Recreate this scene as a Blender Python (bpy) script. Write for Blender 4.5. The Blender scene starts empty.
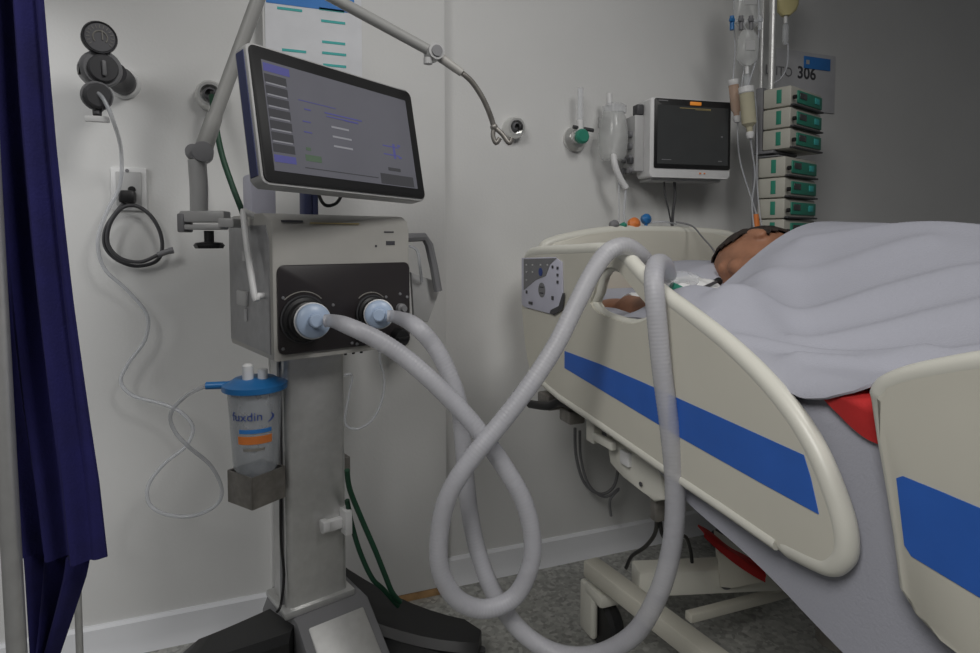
import bpy, bmesh, math, random
from mathutils import Vector, Matrix, noise
random.seed(7)
R = math.radians
sc = bpy.context.scene
COL = sc.collection
V = Vector

# ------------------------------------------------------------------ camera
H = 0.95
YAW, PITCH, FPX, PY0 = R(21.06), R(2.77), 620.0, 270.0
Fh = V((math.sin(YAW), math.cos(YAW), 0))
Rt = V((math.cos(YAW), -math.sin(YAW), 0))
Fw = V((math.sin(YAW)*math.cos(PITCH), math.cos(YAW)*math.cos(PITCH), -math.sin(PITCH)))
Up = Rt.cross(Fw)
CAM = V((0, 0, H))
cd = bpy.data.cameras.new('camera'); cam = bpy.data.objects.new('camera', cd); COL.objects.link(cam)
cam.location = CAM
cam.rotation_euler = (R(90)-PITCH, 0, -YAW)
cd.sensor_width = 36; cd.lens = 36*FPX/980; cd.shift_y = -(326.5-PY0)/980
cd.clip_start = 0.02
sc.camera = cam
I4 = Matrix.Identity(4)

def ray(px, py):
    return Fw + Rt*((px-490)/FPX) + Up*((PY0-py)/FPX)
def hit(px, py, axis, val, M=None):
    "point where the sight line meets the plane axis=val of frame M, in that frame's coordinates"
    o, d = CAM.copy(), ray(px, py)
    if M is not None:
        Mi = M.inverted(); o = Mi @ o; d = Mi.to_3x3() @ d
    t = (val-o[axis])/d[axis]
    return o+d*t
def at(px, py, z):
    "point at horizontal camera distance z"
    d = ray(px, py); return CAM+d*(z/d.dot(Fh))
def HX(px, py, x): return hit(px, py, 0, x)
def HY(px, py, y): return hit(px, py, 1, y)
def HZ(px, py, z): return hit(px, py, 2, z)

# ------------------------------------------------------------------ materials
def lin(c): return c/12.92 if c <= .04045 else ((c+.055)/1.055)**2.4
def mat(name, col, rough=.5, metal=0, var=.04, scale=20, bump=0, bscale=150, emit=0, alpha=1, trans=0, coat=0):
    m = bpy.data.materials.new(name); m.use_nodes = True
    nt = m.node_tree; b = nt.nodes['Principled BSDF']
    if isinstance(col, str): col = tuple(lin(int(col[i:i+2], 16)/255) for i in (0, 2, 4))
    b.inputs['Roughness'].default_value = rough; b.inputs['Metallic'].default_value = metal
    tc = nt.nodes.new('ShaderNodeTexCoord')
    n = nt.nodes.new('ShaderNodeTexNoise'); n.inputs['Scale'].default_value = scale; n.inputs['Detail'].default_value = 4
    nt.links.new(tc.outputs['Object'], n.inputs['Vector'])
    r = nt.nodes.new('ShaderNodeValToRGB')
    r.color_ramp.elements[0].position = .3; r.color_ramp.elements[1].position = .7
    r.color_ramp.elements[0].color = tuple(max(0, c*(1-var)) for c in col)+(1,)
    r.color_ramp.elements[1].color = tuple(min(1, c*(1+var)) for c in col)+(1,)
    nt.links.new(n.outputs['Fac'], r.inputs['Fac']); nt.links.new(r.outputs['Color'], b.inputs['Base Color'])
    if bump:
        n2 = nt.nodes.new('ShaderNodeTexNoise'); n2.inputs['Scale'].default_value = bscale; n2.inputs['Detail'].default_value = 3
        nt.links.new(tc.outputs['Object'], n2.inputs['Vector'])
        bp = nt.nodes.new('ShaderNodeBump'); bp.inputs['Strength'].default_value = bump; bp.inputs['Distance'].default_value = .01
        nt.links.new(n2.outputs['Fac'], bp.inputs['Height']); nt.links.new(bp.outputs['Normal'], b.inputs['Normal'])
    if emit:
        nt.links.new(r.outputs['Color'], b.inputs['Emission Color']); b.inputs['Emission Strength'].default_value = emit
    b.inputs['Alpha'].default_value = alpha
    b.inputs['Transmission Weight'].default_value = trans
    b.inputs['Coat Weight'].default_value = coat
    return m
M_wall = mat('wall_paint', (.70, .70, .69), .7, bump=.05, var=.03, scale=3)
M_wallR = M_wall
M_base = mat('coved_skirting', (.82, .83, .86), .5, var=.03, scale=4)
M_wood = mat('wood_skirting', (.40, .24, .11), .6, var=.25, scale=30)
M_ceil = mat('ceiling_paint', (.75, .75, .74), .8)
M_cream = mat('cream_plastic', (.63, .61, .53), .38, var=.03, scale=6)
M_creamL = mat('pale_cream_plastic', (.69, .68, .61), .35, var=.03, scale=6)
M_blue = mat('blue_strip', (.03, .13, .52), .4, var=.05)
M_grey = mat('warm_grey_shell', (.42, .41, .385), .45, var=.03)
M_arm = mat('grey_arm_paint', (.33, .33, .32), .45, var=.03)
M_greyL = mat('light_grey_shell', (.46, .46, .46), .4, var=.03)
M_steel = mat('brushed_grey_metal', (.36, .36, .37), .38, .75, var=.08, scale=40)
M_steelD = mat('dull_steel', (.27, .255, .235), .42, .6, var=.2, scale=50)
M_alu = mat('anodised_aluminium', (.62, .62, .61), .34, .6, var=.05, scale=60)
M_chrome = mat('chrome', (.78, .78, .76), .28, .75)
M_black = mat('black_plastic', (.012, .012, .013), .45)
M_blackp = mat('black_front_panel', (.028, .024, .026), .35)
M_dark = mat('dark_grey_plastic', (.06, .06, .065), .5)
M_mid = mat('mid_grey_plastic', (.20, .20, .21), .5)
M_gauge = mat('grey_gauge_face', (.12, .12, .13), .5)
M_white = mat('white_plastic', (.75, .75, .75), .4)
M_navy = mat('navy_cloth', (.009, .008, .085), .9, var=.2, scale=25, bump=.1, bscale=400)
M_green = mat('green_rubber_hose', (.01, .06, .03), .5)
M_teal = mat('teal_plastic', (.03, .25, .17), .45)
M_tealL = mat('teal_print', (.06, .46, .44), .6)
M_blueP = mat('blue_print', (.04, .22, .62), .6)
M_navyP = mat('navy_print', (.03, .06, .25), .6)
M_orange = mat('orange_plastic', (.75, .22, .05), .5)
M_blueLid = mat('blue_lid_plastic', (.02, .16, .42), .35)
M_paper = mat('white_paper', (.74, .75, .78), .7)
M_filter = mat('pale_blue_filter', (.42, .52, .68), .35, trans=0)
M_sheet = mat('white_sheet', (.395, .40, .455), .9, var=.02, scale=6, bump=.12, bscale=300)
M_red = mat('red_cloth', (.48, .02, .02), .8, var=.12, bump=.1, bscale=300)
M_skin = mat('brown_skin', (.33, .155, .09), .55, var=.15, scale=30, bump=.08, bscale=120)
M_hair = mat('dark_hair', (.03, .02, .016), .7, var=.4, scale=80, bump=.5, bscale=160)
M_beige = mat('beige_pump_shell', (.50, .49, .43), .5)
M_print = mat('dark_print', (.06, .06, .07), .6)
M_lgt = mat('light_print', (.5, .5, .5), .6)
M_ink = mat('grey_print', (.25, .24, .22), .6)
M_yellow = mat('yellow_fluid', (.62, .55, .28), .3)
M_amber = mat('amber_alarm_light', (.8, .28, .04), .4, emit=.35)
M_scr = mat('lit_screen', (.10, .10, .115), .25, emit=.62, var=.12, scale=3)
M_scrblue = mat('lit_blue_tab', (.08, .08, .22), .25, emit=.6)
M_scrdark = mat('lit_grey_tab', (.055, .055, .06), .25, emit=.5)
M_scrlite = mat('lit_pale_line', (.22, .22, .24), .25, emit=.6)
M_scrgreen = mat('lit_green_patch', (.08, .115, .08), .25, emit=.5)
M_off = mat('dark_glass_screen', (.062, .065, .066), .2)
M_ocher = mat('lit_ochre_line', (.34, .27, .12), .4, emit=.06)
M_tape = mat('blue_edge_trim', (.06, .07, .16), .5)
M_lav = mat('lavender_grey_plastic', (.58, .58, .68), .45)

def clear(name, col, alpha, rough=.15):
    return mat(name, col, rough, alpha=alpha, var=.02)
M_clear = clear('clear_plastic', (.75, .77, .80), .33)
M_bag = clear('cloudy_clear_bag', (.72, .73, .72), .45)
M_tube = clear('clear_tubing', (.66, .68, .72), .5)
M_can = clear('clear_canister', (.55, .58, .62), .38)
M_sign = mat('grey_sign_board', (.60, .60, .62), .6)

def hose_mat():
    m = mat('translucent_corrugated_hose', (.56, .56, .60), .4, alpha=.62, var=.03)
    nt = m.node_tree; b = nt.nodes['Principled BSDF']
    b.inputs['Subsurface Weight'].default_value = .0
    return m
M_hose = hose_mat()

def terrazzo():
    m = bpy.data.materials.new('terrazzo_floor'); m.use_nodes = True
    nt = m.node_tree; b = nt.nodes['Principled BSDF']; b.inputs['Roughness'].default_value = .35
    tc = nt.nodes.new('ShaderNodeTexCoord')
    v = nt.nodes.new('ShaderNodeTexVoronoi'); v.inputs['Scale'].default_value = 95
    n = nt.nodes.new('ShaderNodeTexNoise'); n.inputs['Scale'].default_value = 60; n.inputs['Detail'].default_value = 6
    nt.links.new(tc.outputs['Object'], v.inputs['Vector']); nt.links.new(tc.outputs['Object'], n.inputs['Vector'])
    r = nt.nodes.new('ShaderNodeValToRGB')
    for i, (p, c) in enumerate([(0, (.14, .14, .13)), (.35, (.30, .30, .28)), (.6, (.40, .40, .375)), (.85, (.52, .52, .49))]):
        e = r.color_ramp.elements[i] if i < 2 else r.color_ramp.elements.new(p)
        e.position = p; e.color = c+(1,)
    sep = nt.nodes.new('ShaderNodeSeparateColor'); nt.links.new(v.outputs['Color'], sep.inputs[0])
    mx = nt.nodes.new('ShaderNodeMix'); mx.data_type = 'FLOAT'; mx.inputs['Factor'].default_value = .5
    nt.links.new(sep.outputs[0], mx.inputs[2]); nt.links.new(n.outputs['Fac'], mx.inputs[3])
    nt.links.new(mx.outputs[0], r.inputs['Fac']); nt.links.new(r.outputs['Color'], b.inputs['Base Color'])
    return m
M_floor = terrazzo()

# ------------------------------------------------------------------ mesh builder
def frame(o, x, y):
    "matrix with origin o, x axis, y axis, z = x cross y"
    x = V(x).normalized(); z = x.cross(V(y)).normalized(); y = z.cross(x)
    m = Matrix((x, y, z)).transposed().to_4x4(); m.translation = V(o); return m
def smooth_path(pts, n=8, closed=False):
    P = [V(p) for p in pts]; out = []
    L = len(P)
    for i in range(L if closed else L-1):
        if closed: p0, p1, p2, p3 = P[(i-1) % L], P[i], P[(i+1) % L], P[(i+2) % L]
        else: p0, p1, p2, p3 = P[max(i-1, 0)], P[i], P[i+1], P[min(i+2, L-1)]
        for k in range(n):
            t = k/n
            out.append(.5*((2*p1)+(-p0+p2)*t+(2*p0-5*p1+4*p2-p3)*t*t+(-p0+3*p1-3*p2+p3)*t**3))
    if not closed: out.append(P[-1])
    return out
class MB:
    def __init__(s): s.bm = bmesh.new()
    def box(s, c, d, bev=0, M=None, seg=2):
        r = bmesh.ops.create_cube(s.bm, size=1)
        vs = r['verts']
        for v in vs: v.co = V((v.co.x*d[0], v.co.y*d[1], v.co.z*d[2]))+V(c)
        if bev:
            es = list({e for v in vs for e in v.link_edges})
            q = bmesh.ops.bevel(s.bm, geom=es, offset=bev, segments=seg, affect='EDGES', profile=.5)
            vs = list({v for f in q['faces'] for v in f.verts} | {v for v in vs if v.is_valid})
        if M is not None:
            for v in vs: v.co = M @ v.co
        return s
    def prism(s, pts, h, M=None, bev=0, both=False, seg=2):
        "polygon in the xy plane of M extruded along z from 0 to h"
        z0 = -h/2 if both else 0
        a = [s.bm.verts.new((p[0], p[1], z0)) for p in pts]; b = [s.bm.verts.new((p[0], p[1], z0+h)) for p in pts]
        n = len(pts); fs = [s.bm.faces.new(b), s.bm.faces.new(a[::-1])]
        for i in range(n): s.bm.faces.new((a[i], a[(i+1) % n], b[(i+1) % n], b[i]))
        vs = a+b
        if bev:
            es = list({e for f in fs for e in f.edges})
            q = bmesh.ops.bevel(s.bm, geom=es, offset=bev, segments=seg, affect='EDGES', profile=.5)
            vs = list({v for f in q['faces'] for v in f.verts} | {v for v in vs if v.is_valid})
        if M is not None:
            for v in vs: v.co = M @ v.co
        return s
    def tube(s, pts, r, seg=12, closed=False, cap=True):
        P = [V(p) for p in pts]; n = len(P); rr = r if isinstance(r, (list, tuple)) else [r]*n
        rings = []; prev = None
        for i in range(n):
            if closed: t = (P[(i+1) % n]-P[i-1])
            else: t = P[min(i+1, n-1)]-P[max(i-1, 0)]
            t.normalize()
            if prev is None:
                a = V((0, 0, 1)) if abs(t.z) < .9 else V((1, 0, 0)); u = (a-t*a.dot(t)).normalized()
            else:
                u = prev-t*prev.dot(t); u.normalize()
            prev = u; w = t.cross(u)
            rings.append([s.bm.verts.new(P[i]+(u*math.cos(6.28318*k/seg)+w*math.sin(6.28318*k/seg))*rr[i]) for k in range(seg)])
        m = n if closed else n-1
        for i in range(m):
            A, B = rings[i], rings[(i+1) % n]
            for k in range(seg): s.bm.faces.new((A[k], A[(k+1) % seg], B[(k+1) % seg], B[k]))
        if cap and not closed: s.bm.faces.new(rings[0][::-1]); s.bm.faces.new(rings[-1])
        return s
    def lathe(s, prof, M=None, seg=24):
        "profile of (radius, height) turned about z of M"
        rings = []
        for r, h in prof:
            rings.append([s.bm.verts.new((max(r, 1e-5)*math.cos(6.28318*k/seg), max(r, 1e-5)*math.sin(6.28318*k/seg), h)) for k in range(seg)])
        for A, B in zip(rings, rings[1:]):
            for k in range(seg): s.bm.faces.new((A[k], A[(k+1) % seg], B[(k+1) % seg], B[k]))
        s.bm.faces.new(rings[0][::-1]); s.bm.faces.new(rings[-1])
        if M is not None:
            for g in rings:
                for v in g: v.co = M @ v.co
        return s
    def ball(s, c, r, M=None, u=16, v=10):
        r = r if isinstance(r, (tuple, list)) else (r, r, r)
        q = bmesh.ops.create_uvsphere(s.bm, u_segments=u, v_segments=v, radius=1)
        for x in q['verts']:
            x.co = V((x.co.x*r[0], x.co.y*r[1], x.co.z*r[2]))
            if M is not None: x.co = M.to_3x3() @ x.co
            x.co += V(c)
        return s
    def rings(s, rs, cap=True):
        L = [[s.bm.verts.new(p) for p in r] for r in rs]
        for A, B in zip(L, L[1:]):
            n = len(A)
            for k in range(n): s.bm.faces.new((A[k], A[(k+1) % n], B[(k+1) % n], B[k]))
        if cap: s.bm.faces.new(L[0][::-1]); s.bm.faces.new(L[-1])
        return s
    def grid(s, fn, nu, nv, thick=0):
        L = [[s.bm.verts.new(fn(i/nu, j/nv)) for j in range(nv+1)] for i in range(nu+1)]
        for i in range(nu):
            for j in range(nv): s.bm.faces.new((L[i][j], L[i+1][j], L[i+1][j+1], L[i][j+1]))
        return s
    def solid(s, t):
        "give an open sheet a thickness"
        s.bm.normal_update()
        bmesh.ops.solidify(s.bm, geom=s.bm.faces[:], thickness=t); return s
    def text(s, txt, size, M, depth=.0004, align='LEFT', bold=0):
        cu = bpy.data.curves.new('lettering', 'FONT'); cu.body = txt; cu.size = size; cu.extrude = depth; cu.align_x = align; cu.offset = bold
        cu.resolution_u = 3
        o = bpy.data.objects.new('lettering', cu); COL.objects.link(o)
        me = bpy.data.meshes.new_from_object(o.evaluated_get(bpy.context.evaluated_depsgraph_get()))
        me.transform(M); s.bm.from_mesh(me)
        bpy.data.objects.remove(o); bpy.data.curves.remove(cu); bpy.data.meshes.remove(me)
        return s

def rootM(o):
    while o.parent: o = o.parent
    return Matrix.Translation(o.location) @ o.rotation_euler.to_matrix().to_4x4()
def obj(name, mb, m, parent=None, local=False, flat=False, kind=None, label=None, recalc=True, ang=38):
    if recalc: bmesh.ops.recalc_face_normals(mb.bm, faces=mb.bm.faces[:])
    me = bpy.data.meshes.new(name); mb.bm.to_mesh(me); mb.bm.free()
    if parent is not None and not local: me.transform(rootM(parent).inverted())
    if not flat:
        me.polygons.foreach_set('use_smooth', [True]*len(me.polygons)); me.set_sharp_from_angle(angle=R(ang))
    me.materials.append(m)
    o = bpy.data.objects.new(name, me); COL.objects.link(o)
    if parent is not None: o.parent = parent
    if kind: o['kind'] = kind
    if label: o['label'] = label
    return o
def tag(o, label, cat, group=None, kind=None):
    o['label'] = label; o['category'] = cat
    if group: o['group'] = group
    if kind: o['kind'] = kind
    return o
def thing(name, label, cat, loc, rz=0, group=None):
    o = bpy.data.objects.new(name, None); COL.objects.link(o); o.empty_display_size = .05
    o.location = loc; o.rotation_euler = (0, 0, rz)
    return tag(o, label, cat, group)
def center(o):
    "move a one-mesh thing's origin to the middle of its base"
    me = o.data; n = len(me.vertices)
    xs = [v.co for v in me.vertices]
    c = V((sum(v.x for v in xs)/n, sum(v.y for v in xs)/n, min(v.z for v in xs)))
    me.transform(Matrix.Translation(-c)); o.location = c; return o
def copy_tree(o, parent=None):
    c = o.copy(); COL.objects.link(c); c.parent = parent
    for ch in list(o.children): copy_tree(ch, c)
    return c
def struct(name, mb, m):
    o = obj(name, mb, m); o['kind'] = 'structure'; return o

# ------------------------------------------------------------------ setting
WY, PLY = 1.60, 1.556
X0, X1 = -1.9, 3.2
struct('floor', MB().box(((X0+X1)/2, -.4, -.05), (X1-X0, 4.1, .1)), M_floor)
struct('wall_back', MB().box(((X0+X1)/2, WY+.06, 1.35), (X1-X0, .12, 2.7)), M_wall)
struct('ceiling', MB().box(((X0+X1)/2, -.4, 2.75), (X1-X0, 4.1, .1)), M_ceil)
pl0, pl1 = HY(267, 300, PLY).x, HY(446, 300, PLY).x
pz = HY(420, 592, PLY).z
struct('wall_pillar', MB().box(((pl0+pl1)/2, (PLY+WY)/2+.01, (2.7+pz)/2), (pl1-pl0, WY-PLY+.02, 2.7-pz), .004), M_wall)
struct('trim_1', MB().box(((pl0+pl1)/2-.003, (PLY+WY)/2+.012, pz/2), (pl1-pl0-.01, WY-PLY+.02, pz-.001)), M_wood)
bh = .076
def skirting(x0, x1):
    pr = [(0, 0), (-.022, 0), (-.016, .012), (-.012, .03), (-.012, bh-.006), (-.006, bh), (0, bh)]
    return MB().prism(pr, x1-x0, frame((x0, WY, 0), (0, 1, 0), (0, 0, 1)))
struct('baseboard_left', skirting(X0, pl0), M_base)
struct('baseboard_right', skirting(pl1, X1), M_base)

# ------------------------------------------------------------------ privacy curtain on its wheeled frame
cz = .62
t = thing('privacy_screen', 'navy blue cloth privacy screen on a pale metal frame at left edge', 'privacy screen', (at(40, 600, cz).x, at(40, 600, cz).y, 0))
prof_l = [(-40, -60), (-40, 100), (-30, 250), (-12, 400), (8, 520), (28, 653), (36, 720)]
def lerp_tab(tab, y):
    for (xa, ya), (xb, yb) in zip(tab, tab[1:]):
        if y <= yb: return xa+(xb-xa)*(y-ya)/(yb-ya)
    return tab[-1][0]
right_e = [(40, -60), (48, 0), (62, 150), (78, 300), (93, 420), (101, 480), (108, 556)]
def curtain(u, v):
    # v runs down the hanging cloth, u across its folds
    y = -300+v*856
    xl = lerp_tab(prof_l, y)-10; xr = lerp_tab(right_e, y)
    p = at(xl+(xr-xl)*u, y, cz)
    depth = .010*math.sin(u*21+1.1*math.sin(v*3))+.005*math.sin(u*43+2)+.03*(1-u)-.012
    p += (Fh*.9+Rt*.1)*(depth*(.55+.45*v))
    return p
obj('curtain', MB().grid(curtain, 90, 56).solid(.0022), M_navy, t)
tail = [(2, 550), (110, 550), (108, 556), (93, 558), (88, 575), (76, 610), (62, 650), (52, 690), (28, 700)]
def curtail(u, v):
    y = 553+v*140
    xl = lerp_tab(prof_l, min(y, 719))-6
    xr = lerp_tab([(93, 553), (90, 570), (80, 600), (66, 640), (45, 700)], min(y, 699))
    p = at(xl+(xr-xl)*u, y, cz+.012)
    return p+(Fh*.9+Rt*.1)*(.009*math.sin(u*19+1)+.03*(1-u)-.012)
obj('curtain_tail', MB().grid(curtail, 50, 14).solid(.0022), M_navy, t)
a, b = at(-30, 100, cz+.03), at(18, 653, cz-.03); dirp = (b-a)
fl = a+dirp*((a.z-.04)/(a.z-b.z))
pa, pb0 = at(3, 400, cz-.03), at(17, 653, cz-.03); pdir = (pa-pb0)
post = MB().tube([pb0+pdir*((1.51-pb0.z)/pdir.z), pb0+pdir*((.06-pb0.z)/pdir.z)], .0085, 14)
obj('frame_post', post, M_alu, t)
pt_ = pb0+pdir*((1.505-pb0.z)/pdir.z); pe_ = at(lerp_tab(right_e, -300)+6, -303, cz+.004); pe_.z = 1.505
obj('frame_top_bar', MB().tube([pt_, pe_], .0080, 12), M_alu, t)
fp = pb0+pdir*((.06-pb0.z)/pdir.z)
legp = at(78, 600, .80)
obj('frame_leg', MB().tube([V((legp.x, legp.y, .62)), V((legp.x, legp.y, .06))], .0045, 12), M_alu, t)
obj('frame_foot', MB().tube([V((fp.x, fp.y, .06)), V((legp.x, legp.y, .06))], .0085, 10), M_greyL, t)
for q in (fp, legp):
    c = obj('caster', MB().lathe([(.002, -.009), (.022, -.009), (.026, -.004), (.026, .004), (.022, .009), (.002, .009)], frame((q.x, q.y, .027), (0, 1, 0), (0, 0, 1))), M_dark, t)
    obj('caster_fork', MB().box((q.x, q.y, .045), (.026, .014, .034), .004), M_mid, c)

# ------------------------------------------------------------------ wall suction regulator
wo = HY(124, 84, WY)
t = thing('suction_regulator', 'grey wall suction regulator with a round gauge beside the navy screen', 'regulator', (wo.x, WY, wo.z-.08))
fy = frame((0, 0, 0), (1, 0, 0), (0, 0, 1))       # z axis towards the room (-y)
def face(o, x=(1, 0, 0), y=(0, 0, 1)): return frame(o, x, y)
obj('wall_plate', MB().lathe([(.002, 0), (.034, 0), (.034, .006), (.030, .012), (.002, .012)], face((wo.x, WY, wo.z)), 28), M_white, t)
ad = HY(118, 84, WY-.05)
obj('wall_adapter', MB().lathe([(.024, 0), (.027, .004), (.027, .03), (.022, .04), (.022, .09), (.002, .09)], face((wo.x, WY-.010, wo.z)), 24), M_dark, t)
mid = HY(99, 68, 1.46)
turn = V((.9, .35, .06)); upg = V((.04, -.12, 1))
bodyM = frame(V((mid.x, mid.y+.01, mid.z)), turn, upg)
obj('regulator_body', MB().lathe([(.002, -.055), (.028, -.055), (.033, -.045), (.033, -.012), (.037, -.008), (.037, .016), (.033, .024), (.002, .024)], bodyM, 28), M_mid, t)
obj('mode_dial', MB().lathe([(.027, 0), (.027, .006), (.024, .009), (.002, .009)], bodyM @ Matrix.Translation((0, 0, .024)), 28), M_dark, t)
obj('dial_grip', MB().box((0, 0, .036), (.008, .030, .008), .003, bodyM), M_mid, t)
g = HY(99, 38, 1.44)
gM = frame(g, turn, upg)
gd = obj('gauge', MB().lathe([(.002, -.025), (.022, -.025), (.029, -.015), (.0315, .006), (.0295, .011), (.027, .008), (.002, .008)], gM, 32), M_dark, t)
obj('gauge_face', MB().lathe([(.002, .008), (.0262, .008), (.0262, .0095), (.002, .0095)], gM, 28), M_gauge, gd)
mk = MB()
for k in range(15):
    an = R(215-k*18); mk.box((.021*math.cos(an), .021*math.sin(an), .010), (.006, .0013, .001), 0, gM @ Matrix.Translation((.021*math.cos(an), .021*math.sin(an), 0)) @ Matrix.Rotation(an, 4, 'Z') @ Matrix.Translation((-.021*math.cos(an), -.021*math.sin(an), 0)))
mk.tube([gM @ V((.0125*math.cos(R(a_)), .0125*math.sin(R(a_)), .010)) for a_ in range(-40, 221, 20)], .0014, 6)
mk.box((.004, .005, .0108), (.0024, .019, .001), 0, gM)
obj('gauge_scale', mk, M_ink, gd)
lo = HY(97, 96, 1.445); lM = frame(lo, turn, upg)
obj('vacuum_knob', MB().lathe([(.002, -.025), (.020, -.025), (.025, -.015), (.025, .010), (.020, .014), (.002, .014)], lM, 12), M_dark, t)
obj('knob_rim', MB().tube([lM @ V((.0255*math.cos(R(a_)), .0255*math.sin(R(a_)), 0)) for a_ in range(0, 360, 15)], .0035, 8, True), M_mid, t)
sk = HY(78, 69, 1.46)
obj('side_knob', MB().tube([sk, sk+V((.014, .005, 0))], .011, 14).tube([sk+V((.012, .004, 0)), V((mid.x-.03, mid.y+.01, mid.z))], .006, 10), M_black, t)
ns = HY(97, 108, 1.45)
obj('hose_barb', MB().tube([V((ns.x, ns.y+.01, ns.z+.03)), V((ns.x, ns.y, ns.z-.014))], [.011, .008], 12).tube([V((ns.x-.02, ns.y, ns.z+.018)), V((ns.x+.012, ns.y, ns.z))], .008, 10), M_dark, t)
obj('tag_plate', MB().box((ns.x, ns.y, ns.z-.022), (.042, .012, .012), .002), M_white, t)

# ------------------------------------------------------------------ gas outlet behind the arm, wall outlet by the gooseneck
def gas_outlet(px, py, label, r=.036):
    c = HY(px, py, WY)
    y = WY if (c.x < pl0 or c.x > pl1) else PLY
    c = HY(px, py, y)
    t = thing('gas_outlet', label, 'wall outlet', (c.x, y, c.z-r), 0)
    obj('outlet_cup', MB().lathe([(.002, 0), (r, 0), (r, .008), (r*.92, .03), (r*.8, .036), (r*.62, .036), (r*.58, .016), (.002, .016)], face(c), 32), M_chrome, t)
    obj('outlet_socket', MB().lathe([(.002, .0165), (r*.42, .0165), (r*.42, .034), (r*.3, .04), (r*.28, .024), (.002, .024)], face(c), 24), M_mid, t)
    obj('release_button', MB().box((c.x+r*.15, y-.046, c.z-r*.1), (.010, .012, .014), .002), M_black, t)
    return t, c
to1, gc1 = gas_outlet(211, 97, 'chrome gas outlet on the wall half hidden behind the grey support arm', .034)
to2, gc2 = gas_outlet(512, 129, 'chrome gas outlet on bare wall beside the gooseneck tip', .030)

# ------------------------------------------------------------------ electric outlet
A, B = HY(111, 167, WY), HY(148, 211, WY)
t = thing('power_outlet', 'white power outlet plate on the wall below the suction regulator', 'power outlet', ((A.x+B.x)/2, WY, B.z))
cx, czz = (A.x+B.x)/2, (A.z+B.z)/2
obj('cover_plate', MB().box((cx, WY-.004, czz), (B.x-A.x, .008, A.z-B.z), .003), M_white, t)
obj('socket_insert', MB().box((cx, WY-.0095, czz), (.05, .006, .076), .002), M_greyL, t)
for dz in (.018,):
    obj('socket_hole', MB().lathe([(.002, 0), (.008, 0), (.008, .001), (.002, .001)], face((cx+.006, WY-.0125, czz+dz-.02)), 16), M_black, t)
obj('socket_screw', MB().lathe([(.002, 0), (.004, 0), (.004, .001), (.002, .001)], face((cx-.002, WY-.0125, czz+.04)), 12), M_mid, t)
# coiled cable hanging on it
pc = HY(128, 198, WY-.02)
cab = [HY(128, 199, WY-.03), HY(118, 210, WY-.03), HY(106, 228, WY-.025), HY(105, 246, WY-.02), HY(116, 259, WY-.018), HY(135, 266, WY-.016), HY(155, 262, WY-.02), HY(162, 250, WY-.022),
       HY(160, 232, WY-.025), HY(150, 215, WY-.028), HY(136, 206, WY-.03), HY(122, 208, WY-.04), HY(110, 224, WY-.04), HY(108, 244, WY-.035), HY(120, 258, WY-.034), HY(140, 262, WY-.034), HY(158, 255, WY-.036), HY(166, 252, WY-.036)]
t = thing('power_cable', 'grey power cable coiled in a ring below the power outlet', 'cable', (pc.x, WY-.02, cab[5].z))
obj('cord', MB().tube(smooth_path(cab, 8), .0042, 10), M_dark, t)
obj('plug', MB().box((pc.x, WY-.026, pc.z+.002), (.032, .030, .028), .006), M_black, t)
e = HY(169, 251, WY-.036)
obj('connector', MB().tube([cab[-2], e], .0065, 10).tube([e, e+V((.009, 0, .002))], .0075, 10), M_mid, t)

# ------------------------------------------------------------------ notice on the pillar
A, B = HY(266, 78, PLY), HY(362, 78, PLY)
ztop, zbot = HY(300, -60, PLY).z, HY(320, 92, PLY).z
t = thing('wall_notice', 'white printed notice with blue band and teal lines behind the display', 'notice', ((A.x+B.x)/2, PLY, zbot))
obj('sheet_paper', MB().box(((A.x+B.x)/2, PLY-.0015, (ztop+zbot)/2), (B.x-A.x, .003, ztop-zbot)), M_paper, t)
pr = MB(); a, b = HY(266, 1, PLY), HY(354, 6, PLY)
zb = a.z-.004
pr.box(((a.x+b.x)/2, PLY-.0035, zb+.03), (b.x-a.x, .001, .06))
obj('blue_band', pr, M_blueP, t)
pr = MB()
for x0, y0, x1 in [(277, 3, 302), (319, 9, 344), (321, 21, 345), (322, 42, 345), (282, 50, 306), (322, 53, 346), (323, 65, 346), (284, 62, 308)]:
    a = HY(x0, y0, PLY); b = HY(x1, y0, PLY)
    if y0 == 3: a.z -= .012
    obj('teal_line', MB().box(((a.x+b.x)/2, PLY-.0035, a.z), (b.x-a.x, .001, .006)), M_tealL, t)

# ------------------------------------------------------------------ ventilator
VO = V((.132, 1.356, 0)); VRZ = R(17.4)
vent = thing('ventilator', 'grey upright ventilator on a wheeled column with a tilted screen', 'ventilator', VO, VRZ)
VM = rootM(vent)
hw, hd, zb, zt = .144, .134, .728, 1.000
def VF(px, py, y=-hd): return hit(px, py, 1, y, VM)
FF = frame((0, -hd, 0), (1, 0, 0), (0, 0, 1))      # local front face
def loc_prism(px_list, y, h, bev=0):
    "outline seen on the local plane y, extruded toward the room by h (local coords)"
    pts = [VF(a_, b_, y) for a_, b_ in px_list]
    return MB().prism([(p.x, p.z) for p in pts], h, frame((0, y, 0), (1, 0, 0), (0, 0, 1)), bev)
# housing: front cheek and body
prof = [(-hd, zb), (-hd, zt-.030), (-hd+.006, zt-.012), (-hd+.022, zt-.002), (-hd+.05, zt), (hd-.02, zt), (hd, zt-.02), (hd, zb+.01), (hd-.01, zb)]
hb = MB().prism(prof, 2*hw, frame((-hw, 0, 0), (0, 1, 0), (0, 0, 1)), .006)
obj('housing', hb, M_grey, vent, local=True)
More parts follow.
